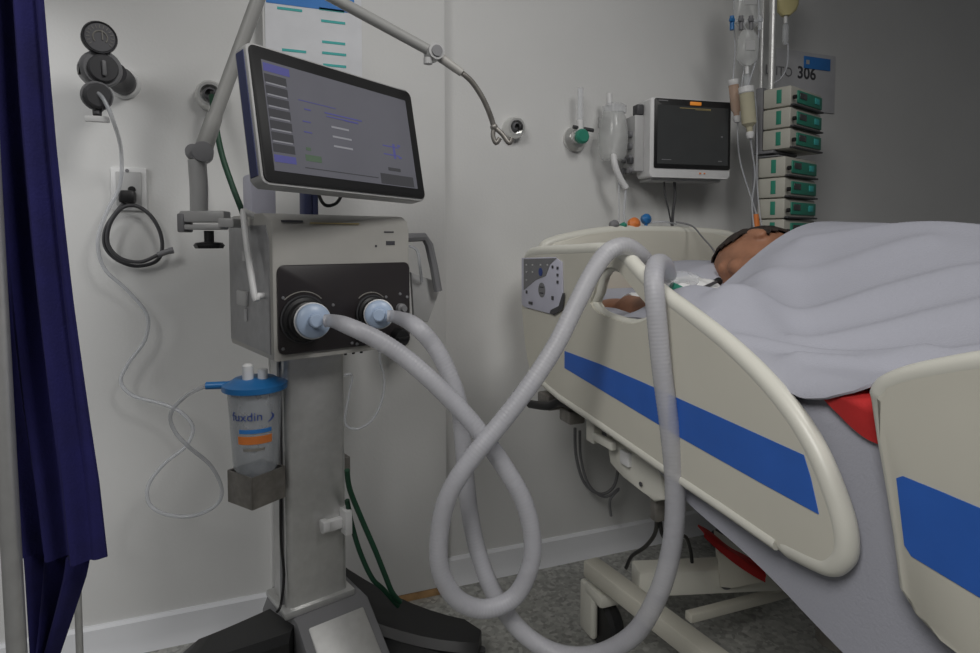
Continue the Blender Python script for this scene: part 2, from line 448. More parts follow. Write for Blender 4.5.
# left and right side plates
for s, nm in ((-1, 'left'), (1, 'right')):
    sp = [(-hd+.012, zb+.012), (-hd+.012, zt-.05), (-hd+.030, zt-.022), (hd-.012, zt-.022), (hd-.012, zb+.012)]
    o = obj('side_panel', MB().prism(sp, .004, frame((s*hw-.002, 0, 0), (0, 1, 0), (0, 0, 1)), .0015), M_steel, vent, local=True)
    if s < 0:
        obj('latch_plate', MB().box((-hw-.004, .03, zb+.105), (.008, .058, .030), .003), M_greyL, o, local=True)
        obj('latch_screw', MB().tube([(-hw-.003, .012, zb+.06), (-hw-.003, .012, zb+.085)], .004, 8), M_lgt, o, local=True)
        obj('latch_screw', MB().tube([(-hw-.002, .02, zb+.18), (-hw-.002, .02, zb+.20)], .004, 8), M_lgt, o, local=True)
# black panel
x0, x1 = VF(277, 300).x, hw-.004
z0, z1 = zb+.012, VF(330, 264).z
def rrect(x0, x1, z0, z1, r, n=5):
    out = []
    for cx_, cz_, a0 in ((x1-r, z1-r, 0), (x0+r, z1-r, 90), (x0+r, z0+r, 180), (x1-r, z0+r, 270)):
        for k in range(n+1):
            a_ = R(a0+90*k/n); out.append((cx_+r*math.cos(a_), cz_+r*math.sin(a_)))
    return out
fp_ = obj('front_panel', MB().prism(rrect(x0, x1, z0, z1, .012), .005, FF, .0012), M_blackp, vent, local=True)
FP = frame((0, -hd-.005, 0), (1, 0, 0), (0, 0, 1))
# ports
def port(px, py, r, zz):
    c = VF(px, py, -hd-.005)
    P = frame((c.x, c.y, c.z), (1, 0, 0), (0, 0, 1))
    po = obj('breathing_port', MB().lathe([(r, 0), (r, .006), (r*.93, .012), (r*.80, .014), (r*.78, .028), (r*.66, .031), (.002, .031)], P, 32), M_black, vent, local=True)
    obj('port_ring', MB().tube([P @ V((r*.97*math.cos(R(a_)), r*.97*math.sin(R(a_)), .006)) for a_ in range(0, 360, 12)], .0022, 6, True), M_dark, po, local=True)
    ar = [P @ V((r*1.16*math.cos(R(a_)), r*1.16*math.sin(R(a_)), .0004)) for a_ in range(45, 140, 8)]
    obj('port_legend', MB().tube(ar, .0012, 6), M_ink, po, local=True)
    return c
c1 = port(303, 319, .044, 0)
c2 = port(371, 312, .034, 0)
mk = MB()
for px, py in [(283, 298), (283, 349), (333, 305), (361, 305), (386, 297), (400, 294), (407, 297), (352, 343), (357, 344)]:
    q = VF(px, py, -hd-.005); mk.lathe([(.001, 0), (.0032, 0), (.0028, .002), (.001, .0024)], frame((q.x, q.y, q.z), (1, 0, 0), (0, 0, 1)), 10)
obj('panel_screws', mk, M_mid, fp_, local=True)
q = VF(400, 308, -hd-.005)
obj('nebuliser_port', MB().lathe([(.010, 0), (.010, .010), (.006, .012), (.006, .02), (.002, .02)], frame((q.x, q.y, q.z), (1, 0, 0), (0, 0, 1)), 18), M_mid, fp_, local=True)
q = VF(398, 337, -hd-.005)
obj('exhaust_knob', MB().lathe([(.019, 0), (.019, .016), (.016, .02), (.002, .02)], frame((q.x, q.y, q.z), (1, 0, 0), (0, 0, 1)), 20).box((q.x, q.y-.022, q.z), (.026, .006, .005), .001), M_black, fp_, local=True)
mk = MB()
for px in (350, 358, 366):
    q = VF(px, 358, -hd); mk.lathe([(.003, 0), (.003, .008), (.001, .008)], frame((q.x, -hd+.02, zb+.001), (1, 0, 0), (0, -1, 0)), 10)
obj('underside_feet', mk, M_black, vent, local=True)
# small prints on the cheek
mk = MB()
for k, (px, py, w, h) in enumerate([(282, 221, .040, .004), (384, 232, .022, .0026), (386, 243, .020, .008), (375, 246, .004, .004)]):
    q = VF(px, py, -hd+.0); mk.box((q.x+w/2, -hd+(.006 if py < 228 else -.0002), q.z), (w, .0016 if py > 228 else .010, h))
obj('printed_marks', mk, M_print, vent, local=True)
q = VF(313, 223); obj('printed_line', MB().box((q.x+.045, -hd+.0042, q.z), (.10, .010, .002)), M_ocher, vent, local=True)
# handles
def handle(s, m):
    x = s*(hw+.03)
    pts = [(s*(hw-.002), -.06, zt-.026), (x, -.06, zt-.022), (x+s*.004, -.075, zt-.03), (x-s*.004+s*.01, -hd-.005, zt-.11)]
    return pts
# left handle: white bar standing off the side
a = hit(243, 213, 0, -hw-.020, VM); b = hit(254, 296, 0, -hw-.020, VM)
hl = MB().tube(smooth_path([(-hw+.004, a.y+.004, a.z-.006), (-hw-.012, a.y, a.z), (-hw-.02, a.y-.004, a.z-.008), (-hw-.02, b.y, b.z+.006), (-hw-.012, b.y, b.z), (-hw+.004, b.y, b.z)], 6), .0062, 12)
obj('handle', hl, M_white, vent, local=True, label='white side handle')
# right handle: grey L-shaped bar
yy = -.06
pts = [(hw-.004, yy, VF(397, 243, yy).z)]
pts += [tuple(VF(402, 238, yy)), tuple(VF(424, 237, yy)), tuple(VF(429, 245, yy)), tuple(VF(434, 268, yy)), tuple(VF(438, 291, yy))]
o = obj('handle', MB().tube(pts[:3]+pts[3:], .0100, 8), M_mid, vent, local=True, label='grey L-shaped side handle')
# grey flap hanging at the right side
fl = [(409, 272), (436, 282), (437, 292), (426, 322), (412, 318)]
obj('side_flap', MB().prism([(VF(a_, b_, -.03).x, VF(a_, b_, -.03).z) for a_, b_ in fl], .01, frame((0, -.03, 0), (1, 0, 0), (0, 0, 1)), .003), M_greyL, vent, local=True)
tb = [VF(404, 245, -.075), VF(416, 250, -.08), VF(419, 265, -.08), VF(421, 282, -.05)]
obj('sensor_tube', MB().tube(smooth_path(tb, 8), .0022, 8).tube(smooth_path([p+V((.006, .004, 0)) for p in tb], 8), .0022, 8), M_tube, vent, local=True)
# column
cy = -.03
cl, cr = VF(287, 500, cy-.045).x, VF(347, 500, cy-.045).x
ztopc = zb
zbase = VF(315, 606, cy-.045).z
cw = cr-cl; cxm = (cl+cr)/2
colm = MB().prism([(p[0], p[1]) for p in rrect(cxm-cw/2, cxm+cw/2, cy-.045, cy+.045, .012, 5)], ztopc-zbase, Matrix.Translation((0, 0, zbase)))
cob = obj('column', colm, M_alu, vent, local=True)
obj('column_groove', MB().box((cxm-cw/2-.0015, cy-.016, (ztopc+zbase)/2), (.005, .010, ztopc-zbase-.004)), M_mid, cob, local=True)
obj('column_collar', MB().box((cxm, cy, zbase+.005), (cw+.022, .112, .014), .003), M_alu, cob, local=True)
# clip bracket on column
q = VF(330, 524, cy-.047)
obj('hose_clip', MB().box((q.x+.006, cy-.052, q.z), (.056, .016, .022), .003).box((q.x+.030, cy-.056, q.z+.002), (.016, .034, .052), .003).box((q.x-.018, cy-.062, q.z+.008), (.014, .024, .020), .003), M_white, vent, local=True)
q = VF(349, 461, cy)
obj('side_bracket', MB().box((cxm+cw/2+.008, cy-.01, q.z), (.018, .036, .040), .002), M_steelD, vent, local=True)
# hub and feet
hubp = [(cy-.20, .085), (cy-.20, .110), (cy-.075, zbase-.002), (cy+.08, zbase-.002), (cy+.13, .14), (cy+.13, .085)]
obj('base_hub', MB().prism(hubp, .155, frame((cxm-.060, 0, 0), (0, 1, 0), (0, 0, 1)), .008), M_mid, vent, local=True)
obj('hub_cover', MB().prism([(cy-.206, .088), (cy-.206, .112), (cy-.090, zbase-.012), (cy-.090, zbase-.03)], .118, frame((cxm-.042, 0, 0), (0, 1, 0), (0, 0, 1)), .003), M_alu, vent, local=True)
def foot(p0, p1, w0, w1, h0, h1, ex=1.0):
    p0, p1 = V(p0), V(p1); d = (p1-p0); d.z = 0; n = V((-d.y, d.x, 0)).normalized()
    rs = []
    for k in range(11):
        f = k/10; c = p0.lerp(p1, f); ww = w0+(w1-w0)*f
        top = h0+(h1-h0)*(1-(1-f)**ex); lo_ = max(.05, top-.06-.04*(1-f))
        if k == 10: ww *= .72; top -= .010
        rs.append([c+n*ww+V((0, 0, lo_)), c+n*ww+V((0, 0, top-.014)), c+n*(ww-.014)+V((0, 0, top)), c-n*(ww-.014)+V((0, 0, top)), c-n*ww+V((0, 0, top-.014)), c-n*ww+V((0, 0, lo_))])
    return MB().rings(rs)
Vi = VM.inverted()
lf = Vi @ HZ(178, 653, .112); rf = Vi @ HZ(480, 632, .10)
tips = [(lf.x, lf.y, 0), (rf.x, rf.y, 0), (cxm-.15, -.33, 0), (cxm+.22, -.30, 0)]
starts = [(cxm-.03, cy-.02, 0), (cxm+.02, cy+.08, 0), (cxm-.04, cy-.12, 0), (cxm+.04, cy-.12, 0)]
for (p0, p1), (ha, hb_, ex_) in zip(zip(starts, tips), ((zbase-.012, .108, 1.15), (zbase+.030, .100, 1.9), (.125, .09, 1.0), (.125, .09, 1.0))):
    fo = obj('base_foot', foot(p0, p1, .085, .050, ha, hb_, ex_), M_black, vent, local=True)
    obj('foot_caster', MB().lathe([(.002, -.012), (.022, -.012), (.026, -.006), (.026, .006), (.022, .012), (.002, .012)], frame((p1[0], p1[1], .0262), (0, 1, 0), (0, 0, 1))).tube([(p1[0], p1[1], .026), (p1[0], p1[1], .062)], .012, 12), M_dark, fo, local=True)
# display
zB = .987
def camf(xc, z, Z): return Rt*xc+Fh*z+V((0, 0, Z))
ud = (Rt*.588+Fh*.809+V((0, 0, -.021))).normalized(); nd = (Rt*.809-Fh*.588).normalized()
updir = (V((0, 0, 1))-nd*.205).normalized(); nrm = ud.cross(updir).normalized()
if nrm.dot(nd) < 0: nrm = -nrm
BL = at(264, 182, zB)
DM = frame(BL, ud, updir)      # z axis = ud x updir
if DM.to_3x3().col[2].dot(nd) < 0: print('display normal flipped')
def DH(px, py, z=0): return hit(px, py, 2, z, DM)
BRp, TLp, TRp = DH(426, 199), DH(241, 41), DH(410, 95)
dw = BRp.x*.5+TRp.x*.5; dh = (TLp.y+TRp.y)/2+.005
disp = obj('display', MB().prism(rrect(-.004, dw, -.003, dh, .012), .030, DM @ Matrix.Translation((0, 0, -.030)), .0035), M_greyL, vent)
obj('bezel', MB().prism(rrect(0, dw-.004, .001, dh-.004, .010), .003, DM @ Matrix.Translation((0, 0, .0)), .0008), M_black, disp)
obj('side_trim', MB().prism(rrect(-.0056, -.003, .012, dh-.012, .001), .020, DM @ Matrix.Translation((0, 0, -.026))), M_tape, disp)
q0, q1 = DH(263, 59, .003), DH(416, 188, .003)
sx0, sx1 = .020, dw-.024; sy0, sy1 = .020, dh-.026
scr = obj('screen', MB().prism([(sx0, sy0), (sx1, sy0), (sx1, sy1), (sx0, sy1)], .001, DM @ Matrix.Translation((0, 0, .003))), M_scr, disp)
def ui(name, rects, m, dz=.0042):
    mb = MB()
    for x, y, w, h in rects:      # fractions of the screen
        X = sx0+x*(sx1-sx0); Y = sy0+y*(sy1-sy0); W = w*(sx1-sx0); Hh = h*(sy1-sy0)
        mb.box((X+W/2, Y+Hh/2, dz), (W, Hh, .0004), 0, DM)
    obj(name, mb, m, scr)
ui('menu_tabs', [(.005, .80-.105*k, .125, .075) for k in range(7)], M_scrdark)
ui('menu_lines', [(.01, .785-.105*k, .11, .012) for k in range(6)], M_scrlite, .0048)
ui('blue_tab', [(.005, .90, .15, .075)], M_scrblue); ui('blue_tab', [(.005, .08, .125, .065)], M_scrblue)
ui('text_lines', [(.22, .62, .04, .012), (.35, .63, .26, .012), (.36, .60, .22, .010), (.48, .595, .10, .010), (.20, .50, .05, .01), (.20, .40, .05, .01), (.19, .70, .24, .006)], M_scrblue, .0046)
ui('value_fields', [(.385, .50, .12, .018), (.385, .405, .13, .018), (.385, .31, .13, .018)], M_scrlite)
ui('figure_icon', [(.75, .42, .13, .012), (.75, .33, .13, .012), (.83, .30, .018, .16), (.87, .44, .025, .02), (.87, .31, .025, .02)], M_scrblue)
ui('status_patch', [(.19, .13, .10, .06), (.20, .23, .03, .03)], M_scrgreen)
ui('softkey_bar', [(.18, .06, .5, .008), (.70, .01, .27, .11), (.77, .16, .10, .035)], M_scrdark)
# neck, mount and cable
nq = hit(305, 190, 1, -.02, VM)
obj('display_neck', MB().box((nq.x-.003, -.03, zt+.028), (.016, .03, .10), .003).box((nq.x+.012, -.035, zt+.028), (.012, .02, .10), .002), M_tape, vent, local=True)
mq = hit(257, 195, 1, .02, VM)
obj('display_mount', MB().box((mq.x+.008, .03, zt+.040), (.052, .055, .085), .008), M_lav, vent, local=True)
cq = [VF(318, 183, -.07), VF(319, 195, -.08), VF(325, 205, -.09), VF(335, 204, -.09), VF(341, 196, -.08), VF(341, 186, -.07)]
obj('display_cable', MB().tube(smooth_path(cq, 6), .0034, 10).tube([cq[-1]-V((0, 0, .010)), cq[-1]+V((0, 0, .006))], .0065, 10), M_black, vent, local=True)
# canister bracket: square steel cup on an arm
cc = at(256.5, 470, 1.165)
bq = at(259, 484, 1.165)
bt, bb = at(259, 468, 1.165).z, at(259, 499, 1.165).z
BM = Matrix.Translation((cc.x, cc.y, 0)) @ Matrix.Rotation(R(36), 4, 'Z')
cup = MB(); s_ = .036
for dx, dy, wx, wy in ((-s_, 0, .003, 2*s_), (s_, 0, .003, 2*s_), (0, -s_, 2*s_, .003), (0, s_, 2*s_, .003)):
    cup.box((dx, dy, (bt+bb)/2), (wx, wy, bt-bb), 0, BM)
cup.box((0, 0, bb+.002), (2*s_, 2*s_, .003), 0, BM)
br = obj('canister_bracket', cup, M_steelD, vent)
cw_ = VM @ V((cxm-cw/2, cy+.02, bb+.03))
obj('bracket_arm', MB().tube([V((cc.x, cc.y, bb+.02))+(cw_-V((cc.x, cc.y, bb+.03))).normalized()*.034, cw_+V((.01, 0, 0))], .006, 8), M_steelD, br)
# black lead down the column's left side
ld = [VF(284, 470, -.06), VF(281, 500, -.06), VF(281, 540, -.06), VF(284, 575, -.065), VF(281, 604, -.07), VF(277, 612, -.08)]
obj('column_lead', MB().tube(smooth_path(ld, 6), .0028, 8), M_black, vent, local=True)

# ------------------------------------------------------------------ suction canister standing in the bracket
t = thing('suction_canister', 'clear suction canister with blue lid and orange band left of the column', 'canister', (cc.x, cc.y, bb+.004))
ctop = at(257, 386, 1.165).z
r0, r1 = .041, .050
obj('canister_body', MB().lathe([(.002, bb+.0045), (r0-.012, bb+.0045), (.034, bt-.004), (r0, bt+.006), (r1, ctop), (r1-.002, ctop), (r0-.002, bt+.008), (.032, bt-.002), (r0-.014, bb+.007), (.002, bb+.007)], Matrix.Translation((cc.x, cc.y, 0)), 36), M_can, t)
ldm = obj('lid', MB().lathe([(.002, ctop+.001), (r1+.005, ctop-.006), (r1+.009, ctop-.004), (r1+.009, ctop+.006), (r1-.004, ctop+.010), (r1-.012, ctop+.016), (.002, ctop+.018)], Matrix.Translation((cc.x, cc.y, 0)), 36), M_blueLid, t)
le = at(206, 384, 1.15)
obj('lid_spout', MB().tube([V((cc.x, cc.y, ctop+.004))+V((le.x-cc.x, le.y-cc.y, 0)).normalized()*.045, V((le.x, le.y, ctop+.004))], .0072, 12), M_blueLid, ldm)
obj('lid_ports', MB().lathe([(.010, 0), (.010, .026), (.006, .03), (.002, .03)], Matrix.Translation((cc.x-.012, cc.y-.012, ctop+.016)), 14).lathe([(.009, 0), (.009, .02), (.002, .02)], Matrix.Translation((cc.x+.014, cc.y-.014, ctop+.014)), 14), M_white, ldm)
# curved label prints facing the camera
cdir = math.atan2(-cc.y, -cc.x)
def band(z0, z1, a0, a1, off=.0008):
    def rad(z): return r0+(r1-r0)*(z-bt)/(ctop-bt)+off
    mb = MB(); n = 14
    def f(u, v):
        z = z0+(z1-z0)*v; an = cdir+R(a0+(a1-a0)*u); r_ = rad(z); return V((cc.x+r_*math.cos(an), cc.y+r_*math.sin(an), z))
    return mb.grid(f, n, 2).solid(.0005)
zl = lambda y: at(257, y, 1.12).z
obj('orange_band', band(zl(445), zl(437), -42, 38), M_orange, t)
lm = MB()
tmp = MB().text('fuxdin', .023, Matrix.Identity(4), depth=.0002)
for v in tmp.bm.verts:
    z = zl(421)+v.co.y; an = cdir+R(-54)+(v.co.x/.047); r_ = r0+(r1-r0)*(z-bt)/(ctop-bt)+.0012+v.co.z
    v.co = V((cc.x+r_*math.cos(an), cc.y+r_*math.sin(an), z))
me_ = bpy.data.meshes.new('tmp'); tmp.bm.to_mesh(me_); lm.bm.from_mesh(me_); bpy.data.meshes.remove(me_); tmp.bm.free()
arc = []
for k in range(9):
    f = k/8; z = zl(424)+.017*f; an = cdir+R(26+14*math.sin(f*2.6)); r_ = r0+(r1-r0)*(z-bt)/(ctop-bt)+.001
    arc.append(V((cc.x+r_*math.cos(an), cc.y+r_*math.sin(an), z)))
lm.tube(arc, [.0003+.0016*math.sin(3.1*k/8) for k in range(9)], 6)
obj('label_lettering', lm, M_navyP, t)
lb = MB()
obj('label_small_print', band(zl(434), zl(430), -38, 36), M_blueP, t)
obj('label_footnote', band(zl(452), zl(449), -30, 20), M_ink, t)

# clear suction tube from regulator to canister
def zz(a, b, f): return a+(b-a)*f
sp = [(97, 92, 1.435), (104, 100, 1.43), (113, 120, 1.44), (121, 150, 1.52), (120, 185, 1.55), (107, 212, 1.545), (98, 240, 1.54), (104, 268, 1.55), (128, 291, 1.56), (147, 315, 1.56), (145, 340, 1.56), (128, 364, 1.56), (121, 382, 1.55), (134, 396, 1.54), (163, 404, 1.525), (182, 413, 1.51), (193, 428, 1.50), (186, 446, 1.49), (165, 463, 1.48), (149, 484, 1.47), (149, 503, 1.46), (165, 514, 1.45), (192, 516, 1.44), (215, 506, 1.43), (222, 490, 1.42), (211, 466, 1.405), (189, 447, 1.39), (174, 430, 1.38), (171, 413, 1.36), (186, 396, 1.33)]
pts = [HY(a_, b_, z_) for a_, b_, z_ in sp]+[V((le.x, le.y, ctop+.004))]
t = obj('suction_tube', MB().tube(smooth_path(pts, 8), .0040, 10), M_tube)
center(tag(t, 'thin clear suction tube looping down the wall from regulator to canister', 'tube'))

# ------------------------------------------------------------------ tube support arm
za = 1.20
kn = at(203, 153, za); blk0, blk1 = at(183, 222, za), at(228, 224, za)
t = thing('support_arm', 'pale grey jointed support arm clamped to the ventilator with gooseneck tip', 'support arm', (kn.x, kn.y, at(208, 240, za).z))
ax = (blk1-blk0); ax.z = 0; L = ax.length; ax.normalize(); ay = V((0, 0, 1)).cross(ax)
CM = frame(blk0, ax, ay)
cl_ = obj('clamp', MB().box((L*.5, 0, .010), (L, .034, .022), .004, CM).box((L*.5-.002, 0, -.010), (L-.006, .034, .010), .003, CM).box((L+.006, 0, -.002), (.03, .05, .018), .003, CM), M_greyL, t)
obj('clamp_end', MB().box((.004, 0, -.002), (.014, .038, .036), .003, CM), M_mid, cl_)
ck = at(209, 236, za)
obj('clamp_knob', MB().tube([ck+V((0, 0, .010)), ck+V((0, 0, -.012))], .009, 14).lathe([(.010, -.022), (.025, -.024), (.028, -.018), (.024, -.013), (.010, -.011)], Matrix.Translation(ck), 8), M_black, t)
obj('arm_post', MB().tube([at(199, 213, za), at(199, 188, za), at(197, 160, za)], [.016, .0165, .0165], 18), M_greyL, t)
tow = (CAM-kn); tow.z = 0; tow.normalize()
el = at(271, -36, za); 
obj('joint', MB().tube([kn-tow*.026, kn+tow*.024], .019, 22).tube([at(193, 152, za)-tow*.02, at(193, 152, za)+tow*.012], .014, 18), M_mid, t)
obj('arm_tube', MB().tube([kn+V((0, 0, .004)), at(214, 118, za), at(216, 113, za), el], [.0165, .0150, .0128, .0128], 18), M_arm, t)
obj('joint', MB().tube([el-tow*.024, el+tow*.024], .019, 22), M_mid, t)
e2 = at(434, 53, za+.05); e3 = at(462, 73, za+.06)
obj('arm_tube', MB().tube([el, e2], [.0115, .0105], 16), M_arm, t)
jo = obj('joint', MB().tube([e2-tow*.016, e2+tow*.017], .016, 20), M_greyL, t)
obj('joint_cap', MB().tube([e2+tow*.016, e2+tow*.020], .011, 16), M_mid, jo)
obj('joint_lever', MB().tube([at(428, 58, za+.04), at(428, 64, za+.04)], .009, 10), M_greyL, jo)
obj('arm_tip', MB().tube([e2, e3], [.010, .008], 14), M_grey, t)
gp = [e3, at(472, 82, za+.07), at(482, 97, za+.08), at(489, 112, za+.09), at(494, 127, za+.10)]
gpp = smooth_path(gp, 16)
obj('gooseneck', MB().tube(gpp, [.0052+.0006*(k % 2) for k in range(len(gpp))], 12), M_steelD, t)
h0 = gp[-1]
obj('tube_holder', MB().tube(smooth_path([h0, at(493, 136, za+.10), at(496, 143, za+.10), at(500, 138, za+.10)], 5), .005, 10).tube(smooth_path([h0, at(502, 134, za+.10), at(509, 143, za+.10), at(512, 138, za+.10)], 5), .005, 10).ball(h0, .008), M_steelD, t)

# ------------------------------------------------------------------ green gas hoses
gh = [V((gc1.x, WY-.05, gc1.z-.01)), at(217, 132, 1.40), at(224, 158, 1.36), at(233, 185, 1.30), at(241, 208, 1.25), at(246, 222, 1.26), at(250, 236, 1.27)]
gh = [V((gc1.x+.004, WY-.055, gc1.z-.008)), HY(216, 126, 1.51), HY(222, 155, 1.50), HY(232, 185, 1.49), HY(242, 211, 1.475), HY(250, 235, 1.49), HY(262, 262, 1.515)]
t = obj('gas_hose', MB().tube(smooth_path(gh, 8), .0065, 12), M_green)
center(tag(t, 'dark green gas hose dropping from wall outlet behind the ventilator box', 'hose'))
g2 = [(347, 470, 1.22), (350, 490, 1.235), (362, 520, 1.25), (375, 550, 1.26), (385, 575, 1.27), (392, 592, 1.28), (400, 602, 1.30)]
g3 = [(347, 500, 1.25), (352, 525, 1.26), (360, 552, 1.27), (372, 578, 1.28), (384, 590, 1.29), (398, 606, 1.31)]
t = obj('gas_hose', MB().tube(smooth_path([at(*p) for p in g2], 8), .0055, 12), M_green)
center(tag(t, 'longer dark green hose running down from the column bracket to the base', 'hose'))
t = obj('gas_hose', MB().tube(smooth_path([at(*p) for p in g3], 8), .0052, 12), M_green)
center(tag(t, 'shorter dark green hose nearest the column foot', 'hose'))
# thin clear line looping right of the column
lp = [(345, 375, 1.2), (352, 376, 1.22), (349, 395, 1.22), (345, 422, 1.22), (356, 429, 1.23), (372, 420, 1.23), (382, 400, 1.23), (384, 378, 1.22), (380, 362, 1.2), (380, 352, 1.19)]
t = obj('sampling_line', MB().tube(smooth_path([at(*p) for p in lp], 8), .0026, 8), M_tube)
center(tag(t, 'thin clear sampling line looping beneath the ventilator box right of the column', 'tube'))

# ------------------------------------------------------------------ breathing filters and hoses
nv = VM.to_3x3() @ V((0, -1, 0))
def filt(c, px, py, r, label):
    cw_ = VM @ V((c.x, c.y-.032, c.z))
    tip = at(px, py, (cw_+nv*.055-CAM).dot(Fh))
    ax_ = (tip-cw_).normalized()
    fm = frame(cw_, ax_.cross(V((0, 0, 1))), ax_.cross(ax_.cross(V((0, 0, 1)))))
    if (fm.to_3x3().col[2]).dot(ax_) < 0: fm = fm @ Matrix.Rotation(math.pi, 4, 'X')
    t = thing('breathing_filter', label, 'filter', cw_, 0)
    L = (tip-cw_).length
    obj('filter_shell', MB().lathe([(.002, 0), (.012, 0), (.014, L*.18), (r*.93, L*.26), (r, L*.36), (r, L*.62), (r*.97, L*.72), (r*.82, L*.80), (.013, L*.84), (.002, L*.84)], fm, 36), M_filter, t)
    obj('filter_outlet', MB().lathe([(.0125, L*.82), (.0125, L*.82+.016), (.010, L*.82+.018), (.002, L*.82+.018)], fm, 20), M_filter, t)
    obj('filter_seam', MB().tube([fm @ V((r*math.cos(R(a_)), r*math.sin(R(a_)), L*.49)) for a_ in range(0, 360, 12)], .0022, 8, True), M_white, t)
    return fm @ V((0, 0, L*.82+.016)), ax_
f1, d1 = filt(c1, 316, 321, .031, 'pale blue round filter on the larger left port of the ventilator')
f2, d2 = filt(c2, 379, 315, .027, 'pale blue round filter on the smaller right port of the ventilator')
def hose(name, pts, r, label, parent=None):
    P = smooth_path(pts, 30)
    # resample evenly for corrugation
    out = [P[0]]; acc = 0; step = .0020
    for a_, b_ in zip(P, P[1:]):
        d = (b_-a_).length; s0 = 0
        while acc+(d-s0) >= step:
            s0 += step-acc; acc = 0; out.append(a_.lerp(b_, s0/d))
        acc += d-s0
    rr = [r*(.74+.26*min(1, k/75))*(1+.018*math.sin(k*math.pi/1.5)) for k in range(len(out))]
    o = obj(name, MB().tube(out, rr, 16), M_hose, ang=80); center(tag(o, label, 'hose')); return o
zf1 = (f1-CAM).dot(Fh); zf2 = (f2-CAM).dot(Fh)
h1 = [at(325, 321, zf1-.004), at(333, 321, zf1-.012)]+[at(*p) for p in [(348, 326, .995), (376, 339, .995), (404, 357, 1.0), (432, 381, 1.0), (457, 406, 1.0), (478, 430, 1.0), (503, 465, 1.0), (523, 500, 1.0), (532, 535, 1.0), (530, 567, 1.0), (514, 597, 1.0), (484, 609, .99), (456, 598, .975), (440, 568, .965), (440, 528, .96), (450, 492, .955), (472, 458, .955), (500, 424, .965), (530, 385, .975), (556, 345, .99), (576, 305, 1.005), (593, 272, 1.02), (608, 252, 1.035), (625, 246, 1.05), (640, 255, 1.07), (651, 269, 1.11), (661, 284, 1.15)]]
hose('breathing_hose', h1, .0150, 'translucent corrugated hose from the left filter, looping and arching over the bed rail')
h2 = [at(387, 316, zf2-.004), at(396, 317, zf2-.012)]+[at(*p) for p in [(414, 325, 1.05), (434, 346, 1.045), (449, 374, 1.045), (459, 405, 1.045), (463, 440, 1.045), (466, 480, 1.045), (471, 520, 1.045), (480, 558, 1.045), (496, 597, 1.04), (522, 632, 1.03), (556, 653, 1.01), (595, 655, .985), (633, 635, .955), (658, 595, .93), (672, 545, .92), (675, 490, .92), (670, 430, .92), (662, 370, .925), (656, 310, .93), (654, 278, .945), (657, 264, .98), (664, 265, 1.03), (668, 275, 1.09)]]
hose('breathing_hose', h2, .0150, 'translucent corrugated hose from the right filter, hanging in front of the blue rail stripe')

# ------------------------------------------------------------------ hospital bed
BX = .591
bed = thing('hospital_bed', 'cream adjustable hospital bed with blue striped side rails', 'bed', (.98, .42, 0))
BP = frame((BX, 0, 0), (0, 1, 0), (0, 0, 1))      # x -> world y, y -> world z, z -> +x (into the bed)
def BQ(px, py, x=BX): p = HX(px, py, x); return (p.y, p.z)
def panel(outline, thick, bev, inner=None):
    pts = [BQ(*p) for p in outline]
    return MB().prism(pts, thick, BP, bev)
def sm2(pts, n=5, closed=False):
    return [(p.x, p.y) for p in smooth_path([V((a_, b_, 0)) for a_, b_ in pts], n, closed)]
rail_top = sm2([(523, 266), (527, 255), (537, 252), (570, 251), (600, 250), (619, 256), (638, 276), (656, 293), (686, 316), (722, 345), (755, 377), (785, 413), (808, 450), (825, 490), (836, 525), (838, 550), (832, 562), (822, 566), (806, 560)], 4)
rail_bot = sm2([(786, 551), (740, 518), (680, 478), (620, 436), (575, 406), (545, 385), (532, 374), (526, 350), (522, 310)], 3)
outl = rail_top+rail_bot
# plate with a grip slot: two rings stitched
slot = sm2([(594, 293), (598, 277), (606, 268), (616, 269), (627, 281), (638, 295), (648, 307), (648, 318), (632, 324), (612, 319), (598, 313), (590, 303)], 2, True)
def plate_with_hole(outer, hole, x0, x1):
    mb = MB(); bm = mb.bm
    def lay(x):
        vo = [bm.verts.new((x, BQ(*p)[0], BQ(*p)[1])) for p in outer]; vh = [bm.verts.new((x, BQ(*p)[0], BQ(*p)[1])) for p in hole]
        eo = [bm.edges.new((vo[i], vo[(i+1) % len(vo)])) for i in range(len(vo))]; eh = [bm.edges.new((vh[i], vh[(i+1) % len(vh)])) for i in range(len(vh))]
        bmesh.ops.triangle_fill(bm, use_beauty=True, use_dissolve=False, edges=eo+eh)
        return vo, vh
    a_, ah = lay(x0); b_, bh_ = lay(x1)
    for P, Q in ((a_, b_), (ah, bh_)):
        n = len(P)
        for i in range(n): bm.faces.new((P[i], P[(i+1) % n], Q[(i+1) % n], Q[i]))
    return mb
rail = obj('side_rail', plate_with_hole(outl, slot, BX, BX+.026), M_cream, bed, ang=30)
rim = [V((BX+.012, *BQ(*p))) for p in rail_top]+[V((BX+.012, *BQ(*p))) for p in [(784, 549), (760, 533)]]
rr = [.0135]*len(rim); rr[-1] = .006; rr[0] = .010
obj('rail_rim', MB().tube(rim, rr, 14), M_creamL, rail)
obj('grip_edge', MB().tube([V((BX+.012, *BQ(*p))) for p in slot], .0075, 10, True), M_creamL, rail)
lowrim = [V((BX+.004, *BQ(*p))) for p in [(529, 372), (560, 398), (600, 425), (660, 467), (720, 507), (775, 545)]]
obj('lower_bead', MB().tube(lowrim, .008, 10), M_creamL, rail)
obj('blue_stripe', MB().prism([BQ(*p) for p in [(565, 351), (600, 364), (640, 381), (720, 417), (804, 455), (811, 478), (819, 514), (760, 482), (680, 437), (600, 389), (565, 368)]], .0012, BP @ Matrix.Translation((0, 0, -.0012))), M_blue, rail)
